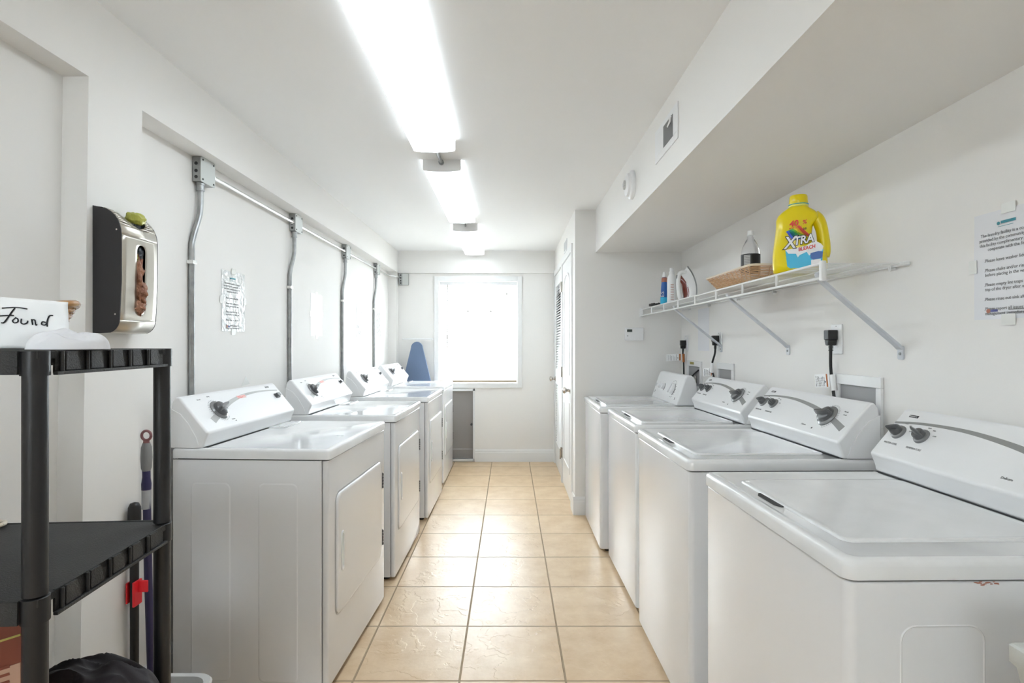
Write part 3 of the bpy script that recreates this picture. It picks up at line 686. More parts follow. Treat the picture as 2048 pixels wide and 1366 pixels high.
b = B(); b.tube([(XR(yt)-.022, 2.120, 1.160), (XR(yt)-.022, 2.115, 1.13), (XR(yt)-.020, 2.110, 1.10)], .010, 12); b.done('cord_wrap', M['paperw'], c1)
cord_tag(c2, frame_mat((XR(3.4)-.07, 3.44, 1.075), (.75, -.6, .1), (.1, .2, 1)), .06, .05)
b = B(); b.tube([(XR(3.4)-.030, 3.395, 1.165), (XR(3.4)-.030, 3.40, 1.10)], .010, 12); b.done('cord_wrap', M['paperw'], c2)
cord_tag(c3, frame_mat((XR(4)-.14, 4.03, 1.150), (.98, -.2, .06), (0, 0, 1)), .115, .050)
b = B(); b.tube([(XR(4)-.024, 3.992, 1.205), (XR(4)-.024, 3.99, 1.145)], .0085, 12); b.done('cord_wrap', M['orange'], c3)
def valve_box(label, Yl, Yr, zt, hose):
    t = thing('washer_valve_box', label, 'valve box', (0, 0, 0)); t.matrix_world = RW(Yl, zt-.21); W_ = Yl-Yr; H_ = .21
    b = B(); fw = .038 if W_ > .25 else .03
    for a in ((0, W_, H_-fw, H_), (0, W_, 0, fw), (0, fw*.7, fw, H_-fw), (W_-fw*.7, W_, fw, H_-fw)): b.box(a[0], a[1], a[2], a[3], 0, .011)
    b.done('frame', M['trim'], t, bevel=.002)
    b = B(); b.box(fw*.7, W_-fw*.7, fw, H_-fw, .0006, .0022)
    b.done('recess', M['greyin'], t)
    for x in (.35, .65):
        b = B(); b.lathe([(.010, 0), (.010, .03), (.006, .032), (.006, .05)], 10, Matrix.Translation((W_*x, .06, .012)) @ Matrix.Rotation(R(-90), 4, 'X')); b.done('valve', M['chrome'], t)
    if hose:
        b = B(); b.tube(smooth_pts([(W_*.8, .150, .006), (W_*.5, .11, .014), (W_*.35, .06, .02), (W_*.35, .02, .022)], 5), .005, 8); b.done('hose', M['cord'], t)
        b = B(); b.box(W_*.28, W_*.55, H_-.025, H_-.008, .014, .0146); b.done('yellow_sticker', M['brass'], t)
    return t
valve_box('white recessed valve box behind the washer under the detergent', 2.125, 1.856, 1.165, False)
valve_box('white recessed valve box beside the middle washer cord', 3.372, 3.118, 1.165, False)
valve_box('white recessed valve box with a yellow sticker and black hose', 3.955, 3.66, 1.160, True)
# thermostat
t = thing('thermostat', 'white rectangular thermostat on the alcove wall', 'thermostat', (.860, 4.12, 1.302))
B().box(0, .138, -.024, -.0005, 0, .096).done('case', M['plastic'], t, bevel=.004)
B().box(.014, .052, -.0248, -.0238, .064, .083).done('display', M['lcd'], t)
b = B(); b.lathe([(.005, 0), (.005, .002)], 12, frame_mat((.018, -.024, .035), (1, 0, 0), (0, 0, 1)))
b.done('button', M['lightprint'], t)
b = B()
for k in range(4): b.box(.02+k*.028, .038+k*.028, -.0255, -.0238, .006, .014)
b.done('key_row', M['trim'], t)
# smoke detector, vents
t = thing('smoke_detector', 'round white smoke detector on the side of the right soffit', 'smoke detector'); t.matrix_world = frame_mat((.6445, 2.88, 2.108), (0, -1, 0), (0, 0, 1))
B().lathe([(.074, 0), (.074, .012), (.066, .020), (.060, .022)], 36).done('base_ring', M['plastic'], t, ang=50)
B().lathe([(.060, .021), (.056, .034), (.035, .040), (.028, .041)], 36).done('cover', M['plastic'], t, ang=30)
b = B()
for k in range(12): b.X = Matrix.Rotation(R(30*k), 4, 'Z'); b.box(.010, .024, -.002, .002, .041, .048)
b.X = Matrix(); b.lathe([(.026, .040), (.026, .042)], 24); b.lathe([(.012, .041), (.012, .052), (.008, .054)], 20); b.done('sensor_grille', M['lamphouse'], t)
t = thing('air_vent', 'white air vent with a lever on the side of the right soffit', 'air vent'); t.matrix_world = frame_mat((.6445, 2.42, 2.065), (0, -1, 0), (0, 0, 1))
b = B(); W_, H_ = .32, .14
for a in ((0, W_, 0, .028), (0, W_, H_-.022, H_), (0, .125, .028, H_-.022), (.262, W_, .028, H_-.022)): b.box(a[0], a[1], a[2], a[3], 0, .005)
b.done('frame', M['plastic'], t, bevel=.0015)
B().box(.125, .262, .028, H_-.022, .0004, .0010).done('opening', M['dark'], t)
b = B()
for k in range(13): x = .130+k*.0103; b.X = Matrix.Translation((x, 0, .003)) @ Matrix.Rotation(R(40), 4, 'Y'); b.box(-.0022, .0022, .029, H_-.023, -.0006, .0006)
b.X = Matrix(); b.done('fins', M['gripgrey'], t)
b = B(); b.tube([(.195, H_-.05, .006), (.24, H_-.045, .010), (.262, H_-.036, .014)], .004, 8); b.done('lever', M['plastic'], t)
t = thing('air_vent', 'small white grille high on the closet wall above the door', 'air vent'); t.matrix_world = frame_mat((.4895, 4.90, 2.075), (0, -1, 0), (0, 0, 1))
B().box(0, .22, 0, .10, 0, .006).done('frame', M['plastic'], t, bevel=.001)
b = B()
for k in range(6): b.box(.02, .20, .015+k*.013, .022+k*.013, .006, .0075)
b.done('slats', M['lightprint'], t)
# ------------------------------------------------------------------ wire shelf
SX, SZ, SY0, SY1 = .985, 1.535, 1.73, 4.112
sh = thing('wire_shelf', 'long white wire shelf on braces above the washers', 'shelf', (0, 0, 0))
b = B(); b.tube([(SX, SY0, SZ-.002), (SX, SY1, SZ-.002)], .0042, 8); b.tube([(SX, SY0, SZ-.048), (SX, SY1, SZ-.048)], .0048, 8)
y = SY0+.30
while y < SY1-.05:
    b.tube([(SX, y, SZ-.002), (SX, y, SZ-.048)], .0055, 8); y += .2975
b.done('front_rail', M['wire'], sh)
b = B(); y = SY0+.015
while y < SY1:
    b.tube([(SX, y, SZ-.0015), (XR(y)-.012, y, SZ-.0015)], .0016, 5); y += .0255
b.done('deck_wires', M['wire'], sh)
b = B()
for fx in (.33, .66): b.tube([(SX+(XR(SY0)-SX)*fx, SY0, SZ-.006), (SX+(XR(SY1)-SX)*fx, SY1, SZ-.006)], .003, 6)
b.tube([(XR(SY0)-.010, SY0, SZ-.004), (XR(SY1)-.010, SY1, SZ-.004)], .0035, 8); b.done('long_wires', M['wire'], sh)
B().box(SX-.008, SX+.008, SY0-.006, SY0+.012, SZ-.058, SZ+.006).done('end_cap', M['wire'], sh, bevel=.004)
B().box(SX-.014, SX+.010, SY1-.024, SY1+.006, SZ-.058, SZ+.008).done('end_bracket', M['wire'], sh, bevel=.003)
B().box(XR(SY0)-.030, XR(SY0)-.004, SY0-.006, SY0+.010, SZ-.010, SZ+.004).done('end_cap', M['wire'], sh, bevel=.004)
for y in (1.80, 2.2, 2.62, 3.05, 3.5, 3.9):
    b = B(); b.tube([(XR(y)-.002, y, SZ-.012), (XR(y)-.018, y, SZ-.016), (XR(y)-.020, y, SZ-.004)], .0055, 8); b.done('wall_clip', M['wire'], sh)
for i, y in enumerate((1.770, 2.502, 3.318)):
    b = B(); xw = XR(y); 
    P = [(SX+.002, y, SZ-.030), (SX+.012, y, SZ-.052), (xw-.022, y, 1.278), (xw-.006, y, 1.262)]
    wd = .013
    rings = []
    for x, yy, z in P: rings.append([(x-.003, yy-wd, z-.002), (x+.004, yy-wd, z+.004), (x+.004, yy+wd, z+.004), (x-.003, yy+wd, z-.002)])
    b.loft(rings); b.prism(rrect(y-wd*1.05, y+wd*1.05, 1.228, 1.272, .006), xw-.006, xw-.0005, 'x')
    br = b.done('brace', M['brace'], sh, bevel=.0015)
    b = B(); b.lathe([(.005, 0), (.0045, .003), (.002, .004)], 10, frame_mat((xw-.006, y, 1.247), (0, -1, 0), (0, 0, 1))); b.done('screw', M['galv'], br)
# ------------------------------------------------------------------ detergent bottle
t = thing('detergent_bottle', 'large yellow detergent bottle with a rainbow label on the wire shelf', 'detergent bottle', (1.066, 2.02, SZ+.002), R(-30))
# local: x right along the label, -y faces viewer
def supersec(w0, w1, d_, z, n=28, e=.62):
    cx, hw = (w0+w1)/2, (w1-w0)/2
    return [(cx+hw*math.copysign(abs(math.cos(a))**e, math.cos(a)), d_*math.copysign(abs(math.sin(a))**e, math.sin(a)), z) for a in [2*math.pi*k/n for k in range(n)]]
secs = [(-.082, .078, .042, 0), (-.090, .086, .048, .006), (-.092, .088, .050, .03), (-.092, .085, .050, .066), (-.090, .056, .050, .085), (-.087, .040, .050, .11), (-.083, .037, .049, .14), (-.080, .040, .048, .17), (-.080, .060, .046, .195), (-.074, .058, .042, .212), (-.060, .044, .036, .226), (-.045, .030, .031, .236), (-.036, .024, .029, .243)]
secs = [(a, c, d_, z) for a, c, d_, z in secs]
b = B(); b.loft([supersec(a, c, d_, z) for a, c, d_, z in secs])
body = b.done('body', M['yellow'], t, ang=60)
P = smooth_pts([(.042, 0, .204), (.056, 0, .190), (.067, 0, .160), (.073, 0, .120), (.075, 0, .080), (.070, 0, .058)], 5)
B().tube(P, [.020+.004*abs(2*k/(len(P)-1)-1) for k in range(len(P))], 14).done('handle', M['yellow'], t, ang=60)
B().lathe([(.029, 0), (.033, .002), (.033, .008), (.029, .010)], 28, Matrix.Translation((-.006, 0, .241))).done('neck_ring', M['yellow2'], t)
b = B(); b.lathe([(.034, .0), (.034, .0015)], 28, Matrix.Translation((-.006, 0, .2505))); b.done('seal_ring', M['cyan'], t)
b = B(); pr = [(.030, 0), (.031, .004), (.029, .028), (.027, .033), (.010, .034)]
rings = []
for r_, z in pr: rings.append([(-.006+(r_+(.0006 if k % 2 else 0))*math.cos(2*math.pi*k/56), (r_+(.0006 if k % 2 else 0))*math.sin(2*math.pi*k/56), .252+z) for k in range(56)])
b.loft(rings); b.done('cap', M['yellow'], t, ang=50)
# label pieces follow the front of the body: flat sheets slightly in front
LY = -.0512
def lab_poly(pts, mt, off, name='label', par=body):
    b = B(); b.prism(pts, LY-off, LY-off+.0006, 'y'); return b.done(name, mt, par)
lab_poly([(-.046, .082), (.074, .076), (.072, .060), (.070, .020), (.0, .014), (-.030, .014), (-.040, .022)], M['cyan'], .0000, 'label_panel')
lab_poly([(-.046, .082), (-.02, .085), (.02, .092), (.048, .108), (.066, .096), (.074, .085), (.070, .070), (.040, .066), (.03, .056), (.022, .070), (.0, .060), (-.006, .052), (-.012, .066), (-.036, .068)], M['white'], .0004, 'label_splash')
lab_poly([(.034, .064), (.060, .070), (.073, .066), (.071, .046), (.044, .040), (.034, .046)], M['dkblue'], .0006, 'label_badge')
lab_poly([(.036, .040), (.066, .042), (.066, .022), (.036, .018)], M['white'], .0006, 'barcode_patch')
for i in range(6):
    a, c = i/6, (i+1)/6
    lab_poly([(-.044+.042*a, .148+.020*a), (-.044+.042*c, .148+.020*c), (.014+.022*c, .116+.010*c), (-.034+.052*a+.010, .116+.010*a)], M['rb'][i], .0002, 'label_rainbow')
def lt(s, size, x, z, mt, off, name, shear=.2, bold=0, rot=R(9), sx=1):
    b = B(); text_into(b, s, size, frame_mat((x, LY-off, z), (1, 0, 0), (0, 0, 1)) @ Matrix.Rotation(rot, 4, 'Z'), ext=.0003, shear=shear, bold=bold, sx=sx); return b.done(name, mt, body)
lt('X', .060, -.050, .086, M['inkblk'], .0010, 'brand_outline', .25, .0035, R(3), .85); lt('X', .060, -.050, .086, M['white'], .0018, 'brand_lettering', .25, .0012, R(3), .85)
lt('TRA', .040, -.019, .0965, M['inkblk'], .0010, 'brand_outline', .25, .0030, R(8), .85); lt('TRA', .040, -.019, .0965, M['white'], .0018, 'brand_lettering', .25, .0010, R(8), .85)
lt('BLEACH', .0175, -.004, .074, M['redink'], .0012, 'label_lettering', .2, .0004, R(9), .85)
lt('40', .029, -.033, .164, M['redink'], .0006, 'label_lettering', .2, .0009, R(6)); lt('%', .020, .009, .170, M['redink'], .0006, 'label_lettering', .2, .0004, R(6))
lt('MORE LOADS', .0078, -.034, .155, M['redink'], .0006, 'label_lettering', .1, .0001, R(7), .85); lt('39', .012, .010, .148, M['inkblk'], .0008, 'label_lettering', .1, .0002, R(5))
# ------------------------------------------------------------------ wicker tray and soda bottle
t = thing('wicker_tray', 'pale wicker tray basket on the wire shelf beside the yellow bottle', 'basket', (1.125, 2.565, SZ+.002))
b = B(); hx0, hy0, hx1, hy1, H_ = .078, .200, .118, .265, .068; rows = 11; N_ = 96
def rr_pt(k, hx, hy, n_):
    P = rrect(-hx, hx, -hy, hy, .02, 3); L_ = [0]
    for i in range(len(P)): a, c = P[i], P[(i+1) % len(P)]; L_.append(L_[-1]+math.hypot(c[0]-a[0], c[1]-a[1]))
    q = L_[-1]*k/n_
    for i in range(len(P)):
        if L_[i+1] >= q-1e-9:
            f = (q-L_[i])/max(1e-9, L_[i+1]-L_[i]); a, c = P[i], P[(i+1) % len(P)]; return (a[0]+(c[0]-a[0])*f, a[1]+(c[1]-a[1])*f)
    return P[0]
for j in range(rows):
    f = (j+.5)/rows; hx, hy = hx0+(hx1-hx0)*f, hy0+(hy1-hy0)*f; pts = []
    for k in range(N_*2+1):
        x, y = rr_pt(k % (N_*2), hx, hy, N_*2); l = math.hypot(x, y); o_ = .0022*math.sin(math.pi*k/3+math.pi*(j % 2)); s_ = 1+o_/l; pts.append((x*s_, y*s_, .004+H_*f))
    b.tube(pts, .0028, 5)
for k in range(0, N_, 3):
    x0, y0 = rr_pt(k, hx0, hy0, N_); x1, y1 = rr_pt(k, hx1, hy1, N_); b.tube([(x0, y0, .003), (x1, y1, H_)], .0022, 5)
b.done('woven_sides', M['wicker'], t)
b = B(); b.tube([(*rr_pt(k % 96, hx1, hy1, 96), H_+.005) for k in range(97)], .0048, 6); b.done('rim', M['wickerrim'], t)
B().prism(rrect(-hx0, hx0, -hy0, hy0, .02), .001, .006).done('bottom', M['wicker'], t)
t = thing('soda_bottle', 'clear plastic bottle with a black label standing in the wicker tray', 'bottle', (1.155, 2.640, SZ+.009))
sc = .96
b = B(); b.lathe([(r_*sc, z*sc) for r_, z in [(.030, 0), (.040, .004), (.0445, .02), (.0445, .17), (.043, .185), (.037, .208), (.026, .232), (.0155, .248), (.0135, .262)]], 32); b.done('bottle_body', M['clear'], t, ang=60)
B().lathe([(r_*sc, z*sc) for r_, z in [(.0452, .075), (.0452, .168)]], 32, cap=False).done('label_wrap', M['cola'], t)
b = B(); 
for (a0, a1, z0, z1) in ((205, 245, .085, .162),):
    rings = [[(.0456*sc*math.cos(R(a0+(a1-a0)*k/6)), .0456*sc*math.sin(R(a0+(a1-a0)*k/6)), z*sc) for k in range(7)] for z in (z0, z1)]
    b.loft(rings, cap=False, closed=False)
b.done('nutrition_panel', M['silver'], t)
b = B()
for q in range(9):
    z = .09+q*.0082
    rings = [[(.0459*sc*math.cos(R(208+34*k/6)), .0459*sc*math.sin(R(208+34*k/6)), zz*sc) for k in range(7)] for zz in (z, z+.0015)]
    b.loft(rings, cap=False, closed=False)
b.done('panel_print', M['print_'], t)
b = B(); b.lathe([(r_*sc, z*sc) for r_, z in [(.0165, .262), (.0165, .268), (.0155, .269), (.0155, .284), (.012, .287)]], 24); b.done('cap', M['white'], t)
# ------------------------------------------------------------------ far shelf items: two bottles, iron
t = thing('spray_bottle', 'blue and orange slim bottle behind the white one on the shelf', 'bottle', (1.068, 3.80, SZ+.002))
b = B(); b.lathe([(.024, 0), (.027, .004), (.026, .06), (.022, .13), (.018, .185), (.014, .2)], 24); bb = b.done('bottle_body', M['dkblue'], t, ang=60)
B().lathe([(.0275, .006), (.0270, .055), (.0262, .06)], 24, cap=False).done('lower_label', M['cyan'], bb)
B().lathe([(.0205, .165), (.0188, .190), (.0165, .197)], 24, cap=False).done('shoulder_band', M['rust'], bb)
B().lathe([(.015, .20), (.015, .215), (.012, .222), (.009, .235)], 16).done('cap', M['white'], t)
b = B(); b.X = frame_mat((-.010, -.0262, .06), (0, 0, 1), (-1, -.0, 0)); text_into(b, 'ES', .035, Matrix(), sx=1.2); b.done('side_lettering', M['white'], bb)
t = thing('starch_bottle', 'white slim bottle with red print beside the iron on the shelf', 'bottle', (1.072, 3.64, SZ+.002))
b = B(); b.lathe([(.027, 0), (.030, .004), (.030, .165), (.026, .182), (.018, .198), (.016, .203)], 28); bb = b.done('bottle_body', M['white'], t, ang=60)
b = B()
for q in range(10):
    z = .03+q*.011; rings = [[(.0304*math.cos(R(240+38*k/6)), .0304*math.sin(R(240+38*k/6)), zz) for k in range(7)] for zz in (z, z+.003)]; b.loft(rings, cap=False, closed=False)
b.done('label_print', M['rust'], bb)
B().lathe([(.0175, .203), (.0175, .216), (.013, .218), (.013, .238), (.010, .242)], 20).done('cap', M['white'], t)
t = thing('clothes_iron', 'white and dark red clothes iron standing on its heel on the shelf', 'iron', (1.135, 3.50, SZ+.002))
# soleplate in the y/z plane facing +x, tip up
def sole(w_, h_, n=14):
    R_ = []; 
    for k in range(n+1): f = k/n; R_.append((w_*(1-f**2.4)**.9 if f < 1 else 0.0005, h_*f))
    return [(y, z) for y, z in R_] + [(-y, z) for y, z in R_[::-1]]
b = B(); Q = sole(.052, .235); b.loft([[(.036-.10*(z/.235-.35)**2, y, z) for y, z in Q], [(.042-.10*(z/.235-.35)**2, y, z) for y, z in Q]]); b.done('soleplate', M['galv'], t)
b = B(); rings = []
for x, s_ in ((.034, .98), (.020, .93), (.004, .80), (-.006, .66)): rings.append([(x-.10*(z/.235-.35)**2, y*s_, .004+z*(.9 if x < .03 else .97)*s_**.4) for y, z in Q])
b.loft(rings); b.done('iron_body', M['white'], t, ang=60)
b = B(); rings = []
for x, s_ in ((-.002, .70), (-.018, .55), (-.026, .30)): rings.append([(x-.08*(z/.235-.35)**2, y*s_, .012+z*.80*s_**.25) for y, z in Q])
b.loft(rings); b.done('water_tank', M['ironred'], t, ang=60)
b = B(); b.tube(smooth_pts([(-.010, 0, .195), (-.050, 0, .19), (-.062, 0, .15), (-.062, 0, .09), (-.050, 0, .03), (-.010, 0, .012)], 5), .013, 12); b.box(-.055, .03, -.035, .035, 0, .008); b.done('handle', M['white'], t, ang=50)
b = B(); b.box(-.074, -.070, -.006, .006, .155, .178); b.done('steam_button', M['print_'], t)
b = B(); random.seed(5); P = []
for k in range(60):
    a = k*.62; P.append((1.035+.035*math.cos(a)+.004*random.random(), 3.92+.085*math.sin(a)*(1 if k % 2 else .9), SZ+.008+.014*abs(math.sin(k*1.3))+.006*random.random()))
P += [(1.06, 3.80, SZ+.008), (1.10, 3.70, SZ+.008), (1.115, 3.60, SZ+.008), (1.10, 3.53, SZ+.018)]
b.tube(smooth_pts(P, 2), .0038, 6); tag(b.done('iron_cord', M['cord']), 'coiled black iron cord at the far end of the shelf', 'cord')
# ------------------------------------------------------------------ ironing board
t = thing('ironing_board', 'blue covered ironing board standing against the back wall', 'ironing board', (-.985, 5.865, 0))
b = B(); Pb = []
H1, H0 = 1.298, .03
def hw(z):
    f = (H1-z)/(H1-H0)
    if f < .05: return .062*math.sqrt(max(0, 1-(1-f/.05)**2))
    return min(.17, .062+ (f-.05)*.31)
zs = [H1-(H1-H0)*((k/40)**1.6) for k in range(41)]
Pb = [(hw(z)+.0004, z) for z in zs]+[(-hw(z)-.0004, z) for z in zs[::-1]]
b.prism(Pb, -.012, .016, 'y'); b.done('padded_cover', M['blue'], t, bevel=.005, ang=60)
b = B(); b.tube([(-.165, .030, 1.330), (.165, .030, 1.330)], .0095, 10); b.box(-.020, .028, .024, .034, 1.285, 1.330)
b.tube([(.004, .030, 1.33), (.02, .030, .6), (.02, .030, .06)], .010, 10); b.done('folded_leg', M['trim'], t)
# ------------------------------------------------------------------ plastic bag dispenser on the pier
t = thing('bag_dispenser', 'black and stainless plastic bag dispenser mounted on the left wall', 'bag dispenser', (XP, 1.592, 1.310))
# local: x out from wall, y away from camera, z up ; width .166, depth .083, height .37
Wd, Hd, Dd = .166, .370, .083
def prof_d(sc_=1):
    P = [(0, 0), (.022, .000)]
    for k in range(1, 7): a = R(90*k/6); P.append((.040+.038*math.sin(a), .044-.044*math.cos(a)))
    P.append((.083, .15)); P.append((.083, .28))
    for k in range(0, 9): a = R(90*k/8); P.append((.083-.070+.070*math.cos(a), .285+.082*math.sin(a)))
    P.append((0, .370)); return P
PD = prof_d()
for y in (0, Wd-.004):
    sp_ = B().prism(PD, y, y+.004, 'y').done('side_panel', M['blacksat'], t, bevel=.001)
    for x, z in ((.070, .300), (.066, .055)): b = B(); b.lathe([(.0025, 0), (.0025, .001)], 8, frame_mat((x, y if y == 0 else y+.004, z), (1, 0, 0), (0, 0, 1) if y == 0 else (0, 0, -1))); b.done('screw', M['chrome'], sp_)
# stainless wrap built with a pill slot in the flat front and a notch on the top curve
cur = PD[1:-1]; b = B(); ya, yb = .004, Wd-.004; ymid = (ya+yb)/2+.005
Ls = [0]
for i in range(len(cur)-1): Ls.append(Ls[-1]+math.hypot(cur[i+1][0]-cur[i][0], cur[i+1][1]-cur[i][1]))
LT = Ls[-1]
def atL(l):
    l = max(0, min(LT, l))
    for i in range(len(cur)-1):
        if l <= Ls[i+1]+1e-9:
            f = (l-Ls[i])/(Ls[i+1]-Ls[i]); return (cur[i][0]+(cur[i+1][0]-cur[i][0])*f, cur[i][1]+(cur[i+1][1]-cur[i][1])*f)
def Lz(z):
    for i in range(len(cur)-1):
        if cur[i][1] <= z <= cur[i+1][1]: return Ls[i]+(Ls[i+1]-Ls[i])*(z-cur[i][1])/(cur[i+1][1]-cur[i][1])
l0, l1 = Lz(.058), Lz(.268)        # slot ends
pr_ = .019
def pill(nn=48):
    P = []
    for k in range(nn):
        a = 2*math.pi*k/nn; P.append((ymid+pr_*math.cos(a), ((l1-pr_) if math.sin(a) >= 0 else (l0+pr_))+pr_*math.sin(a)))
    return P
la, lb = l0-.02, l1+.02
def sq(nn=48):
    P = []
    for k in range(nn):
        a = 2*math.pi*k/nn; c_, s_ = math.cos(a), math.sin(a); m_ = max(abs(c_), abs(s_)); u_, v_ = c_/m_, s_/m_
        P.append(((ya+yb)/2+u_*(yb-ya)/2, (la+lb)/2+v_*(lb-la)/2))
    return P
def lp3(y, l): x, z = atL(l); return (x, y, z)
pa, qa = pill(), sq(); 
rings = []
for f in (0, .15, .4, .7, 1): rings.append([lp3(p[0]+(q[0]-p[0])*f, p[1]+(q[1]-p[1])*f) for p, q in zip(pa, qa)])
b.loft(rings, cap=False)
def patch(l_s, l_e, n, yA=ya, yB_=yb):
    G = [[b.v(lp3(y, l_s+(l_e-l_s)*i/n)) for y in (yA, yB_)] for i in range(n+1)]
    for i in range(n): b._f([G[i][0], G[i+1][0], G[i+1][1], G[i][1]])
patch(0, la, 10)
lt0, lt1 = lb+.030, LT-.004
patch(lb, lt0, 6)
# top area with half-moon notch
n = 10; 
for i in range(n):
    f0, f1 = i/n, (i+1)/n
    def nw(f): return .060*math.sqrt(max(0, 1-(1-f)**2))
    A0 = lt0+(LT-lt0)*f0; A1 = lt0+(LT-lt0)*f1
    for s_ in (-1, 1):
        e = ya if s_ < 0 else yb
        b._f([b.v(lp3(e, A0)), b.v(lp3(ymid+s_*nw(f0), A0)), b.v(lp3(ymid+s_*nw(f1), A1)), b.v(lp3(e, A1))])
st = b.done('front_sheet', M['steel'], t, ang=60)
md = st.modifiers.new('solid', 'SOLIDIFY'); md.thickness = .0012; md.offset = -1
B().box(.002, .060, .006, Wd-.006, .02, .335).done('inner_box', M['bagblack'], t)
def crumple(name, mt, par, c, rx, ry, rz_, seed, amp=.35, fr=6, seg=28, nz=18):
    b = B(); rings = []
    for i in range(nz+1):
        th = math.pi*i/nz; ring = []
        for k in range(seg):
            a = 2*math.pi*k/seg; d_ = Vector((math.sin(th)*math.cos(a), math.sin(th)*math.sin(a), -math.cos(th)))
            q = 1+amp*(noise.noise(d_*fr*.35+Vector((seed, 0, 0)))+.5*abs(noise.noise(d_*fr+Vector((0, seed, 0)))))
            ring.append((c[0]+d_.x*rx*q, c[1]+d_.y*ry*q, c[2]+d_.z*rz_*q))
        rings.append(ring)
    b.loft(rings); return b.done(name, mt, par, ang=80)
crumple('bag_bundle', M['bagolive'], t, (.050, ymid+.020, .352), .024, .034, .019, 3)
crumple('bag_bundle', M['bagbrown'], t, (.070, ymid-.004, .180), .017, .013, .052, 5, .6, 9)
crumple('bag_bundle', M['bagbrown'], t, (.074, ymid+.004, .125), .018, .017, .030, 8, .6, 9)
crumple('bag_bundle', M['bagbrown'], t, (.074, ymid-.002, .080), .017, .016, .022, 11, .5, 9)
crumple('bag_bundle', M['bagolive'], t, (.066, ymid-.012, .225), .012, .010, .022, 13, .5, 9)
crumple('bag_bundle', M['bagblack'], t, (.068, ymid+.004, .240), .012, .012, .026, 15, .5, 9)
# ------------------------------------------------------------------ black shelving unit
SA = (-.680, .790)
su = thing('storage_shelf_unit', 'black plastic shelving unit in the left foreground', 'shelf unit', (SA[0], SA[1], 0), R(4.0))
dX, dY = -.515, .325; pr_r = .0152
TZ = [1.270, .918, .566, .214]
for z in TZ:
    e = .0190
    b = B(); b.box(dX-e+.006, e-.006, -e+.006, dY+e-.006, z-.012, z-.001)
    # rim: plain front/back, fluted right and left ends
    b.box(dX+.01, -.01, -e, -e+.005, z-.034, z); b.box(dX+.01, -.01, dY+e-.005, dY+e, z-.034, z)
    for xs_, sg in ((e-.006, 1), (dX-e+.006, -1)):
        b.box(min(xs_, xs_-.004*sg), max(xs_, xs_-.004*sg), .02, dY-.02, z-.034, z)
        y = .03
        while y < dY-.03:
            xa, xb = sorted((xs_, xs_+.0045*sg))
            b.prism([(y+.006, z-.001), (y+.030, z-.001), (y+.038, z-.030), (y+.006, z-.030)], xa, xb, 'x')
            b.tube([(xs_+.003*sg, y, z-.001), (xs_+.003*sg, y, z-.033)], .0030, 8); y += .0545
        xa, xb = sorted((xs_, xs_+.007*sg)); b.box(xa, xb, .015, dY-.015, z-.036, z-.031)
    # back rim humps
    tier = b.done('shelf_tier', M['blackdeck'], su, bevel=.0008, bseg=1)
    for x in (0, dX):
        for y in (0, dY): b = B(); b.lathe([(.0175, z-.036), (.0175, z-.001), (.0162, z)], 28, Matrix.Translation((x, y, 0))); b.done('corner_socket', M['black'], tier, ang=50)
ZP = [0]+TZ[::-1]
for x in (0, dX):
    for y in (0, dY):
        b = B()
        for a, c in zip(ZP, ZP[1:]): b.lathe([(pr_r, a+(.002 if a else 0)), (pr_r, c-.036)], 28, Matrix.Translation((x, y, 0)))
        b.done('post', M['black'], su, ang=50)
# basket with a Found sign
t = thing('lost_property_basket', 'golden wicker basket with a white paper sign reading Found, on the top shelf', 'basket', (-.875, .945, TZ[0]+.002), R(20))
b = B()
for j in range(9):
    f = j/8; ax = .070+.036*f; ay = .040+.030*f; z = .004+.060*f; b.tube([(ax*math.cos(a), ay*math.sin(a), z+.012*abs(math.cos(a))**3*f) for a in [2*math.pi*k/60 for k in range(61)]], .0046, 7)
for k in range(0, 30): a = 2*math.pi*k/30; b.tube([(.070*math.cos(a), .040*math.sin(a), .003), (.106*math.cos(a), .070*math.sin(a), .064+.012*abs(math.cos(a))**3)], .0030, 6)
b.lathe([(.01, .002), (.070, .002), (.070, .006), (.01, .006)], 40, sy=.55); b.done('woven_body', M['wickergold'], t)
b = B(); b.tube([(.108*math.cos(a), .072*math.sin(a), .067+.012*abs(math.cos(a))**3) for a in [2*math.pi*k/60 for k in range(61)]], .006, 8); b.done('rim', M['wickergold'], t)
def sheet_pt(u, v): # u along, v up (0..1)
    x = -.128+u*.255; y = -.084-.004*math.sin(u*6+v*2)-.003*noise.noise(Vector((u*9, v*5, 2))); z = v*(.094-.018*u); return Vector((x, y, z))
b = B(); nu, nv = 36, 14
G = [[b.v(sheet_pt(i/nu, j/nv)) for j in range(nv+1)] for i in range(nu+1)]
for i in range(nu):
    for j in range(nv): b._f([G[i][j], G[i+1][j], G[i+1][j+1], G[i][j+1]])
shp = b.done('paper_sign', M['fabw'], t, ang=80); shp.data.materials[0] = M['paperw']
md = shp.modifiers.new('solid', 'SOLIDIFY'); md.thickness = .0006; md.offset = -1
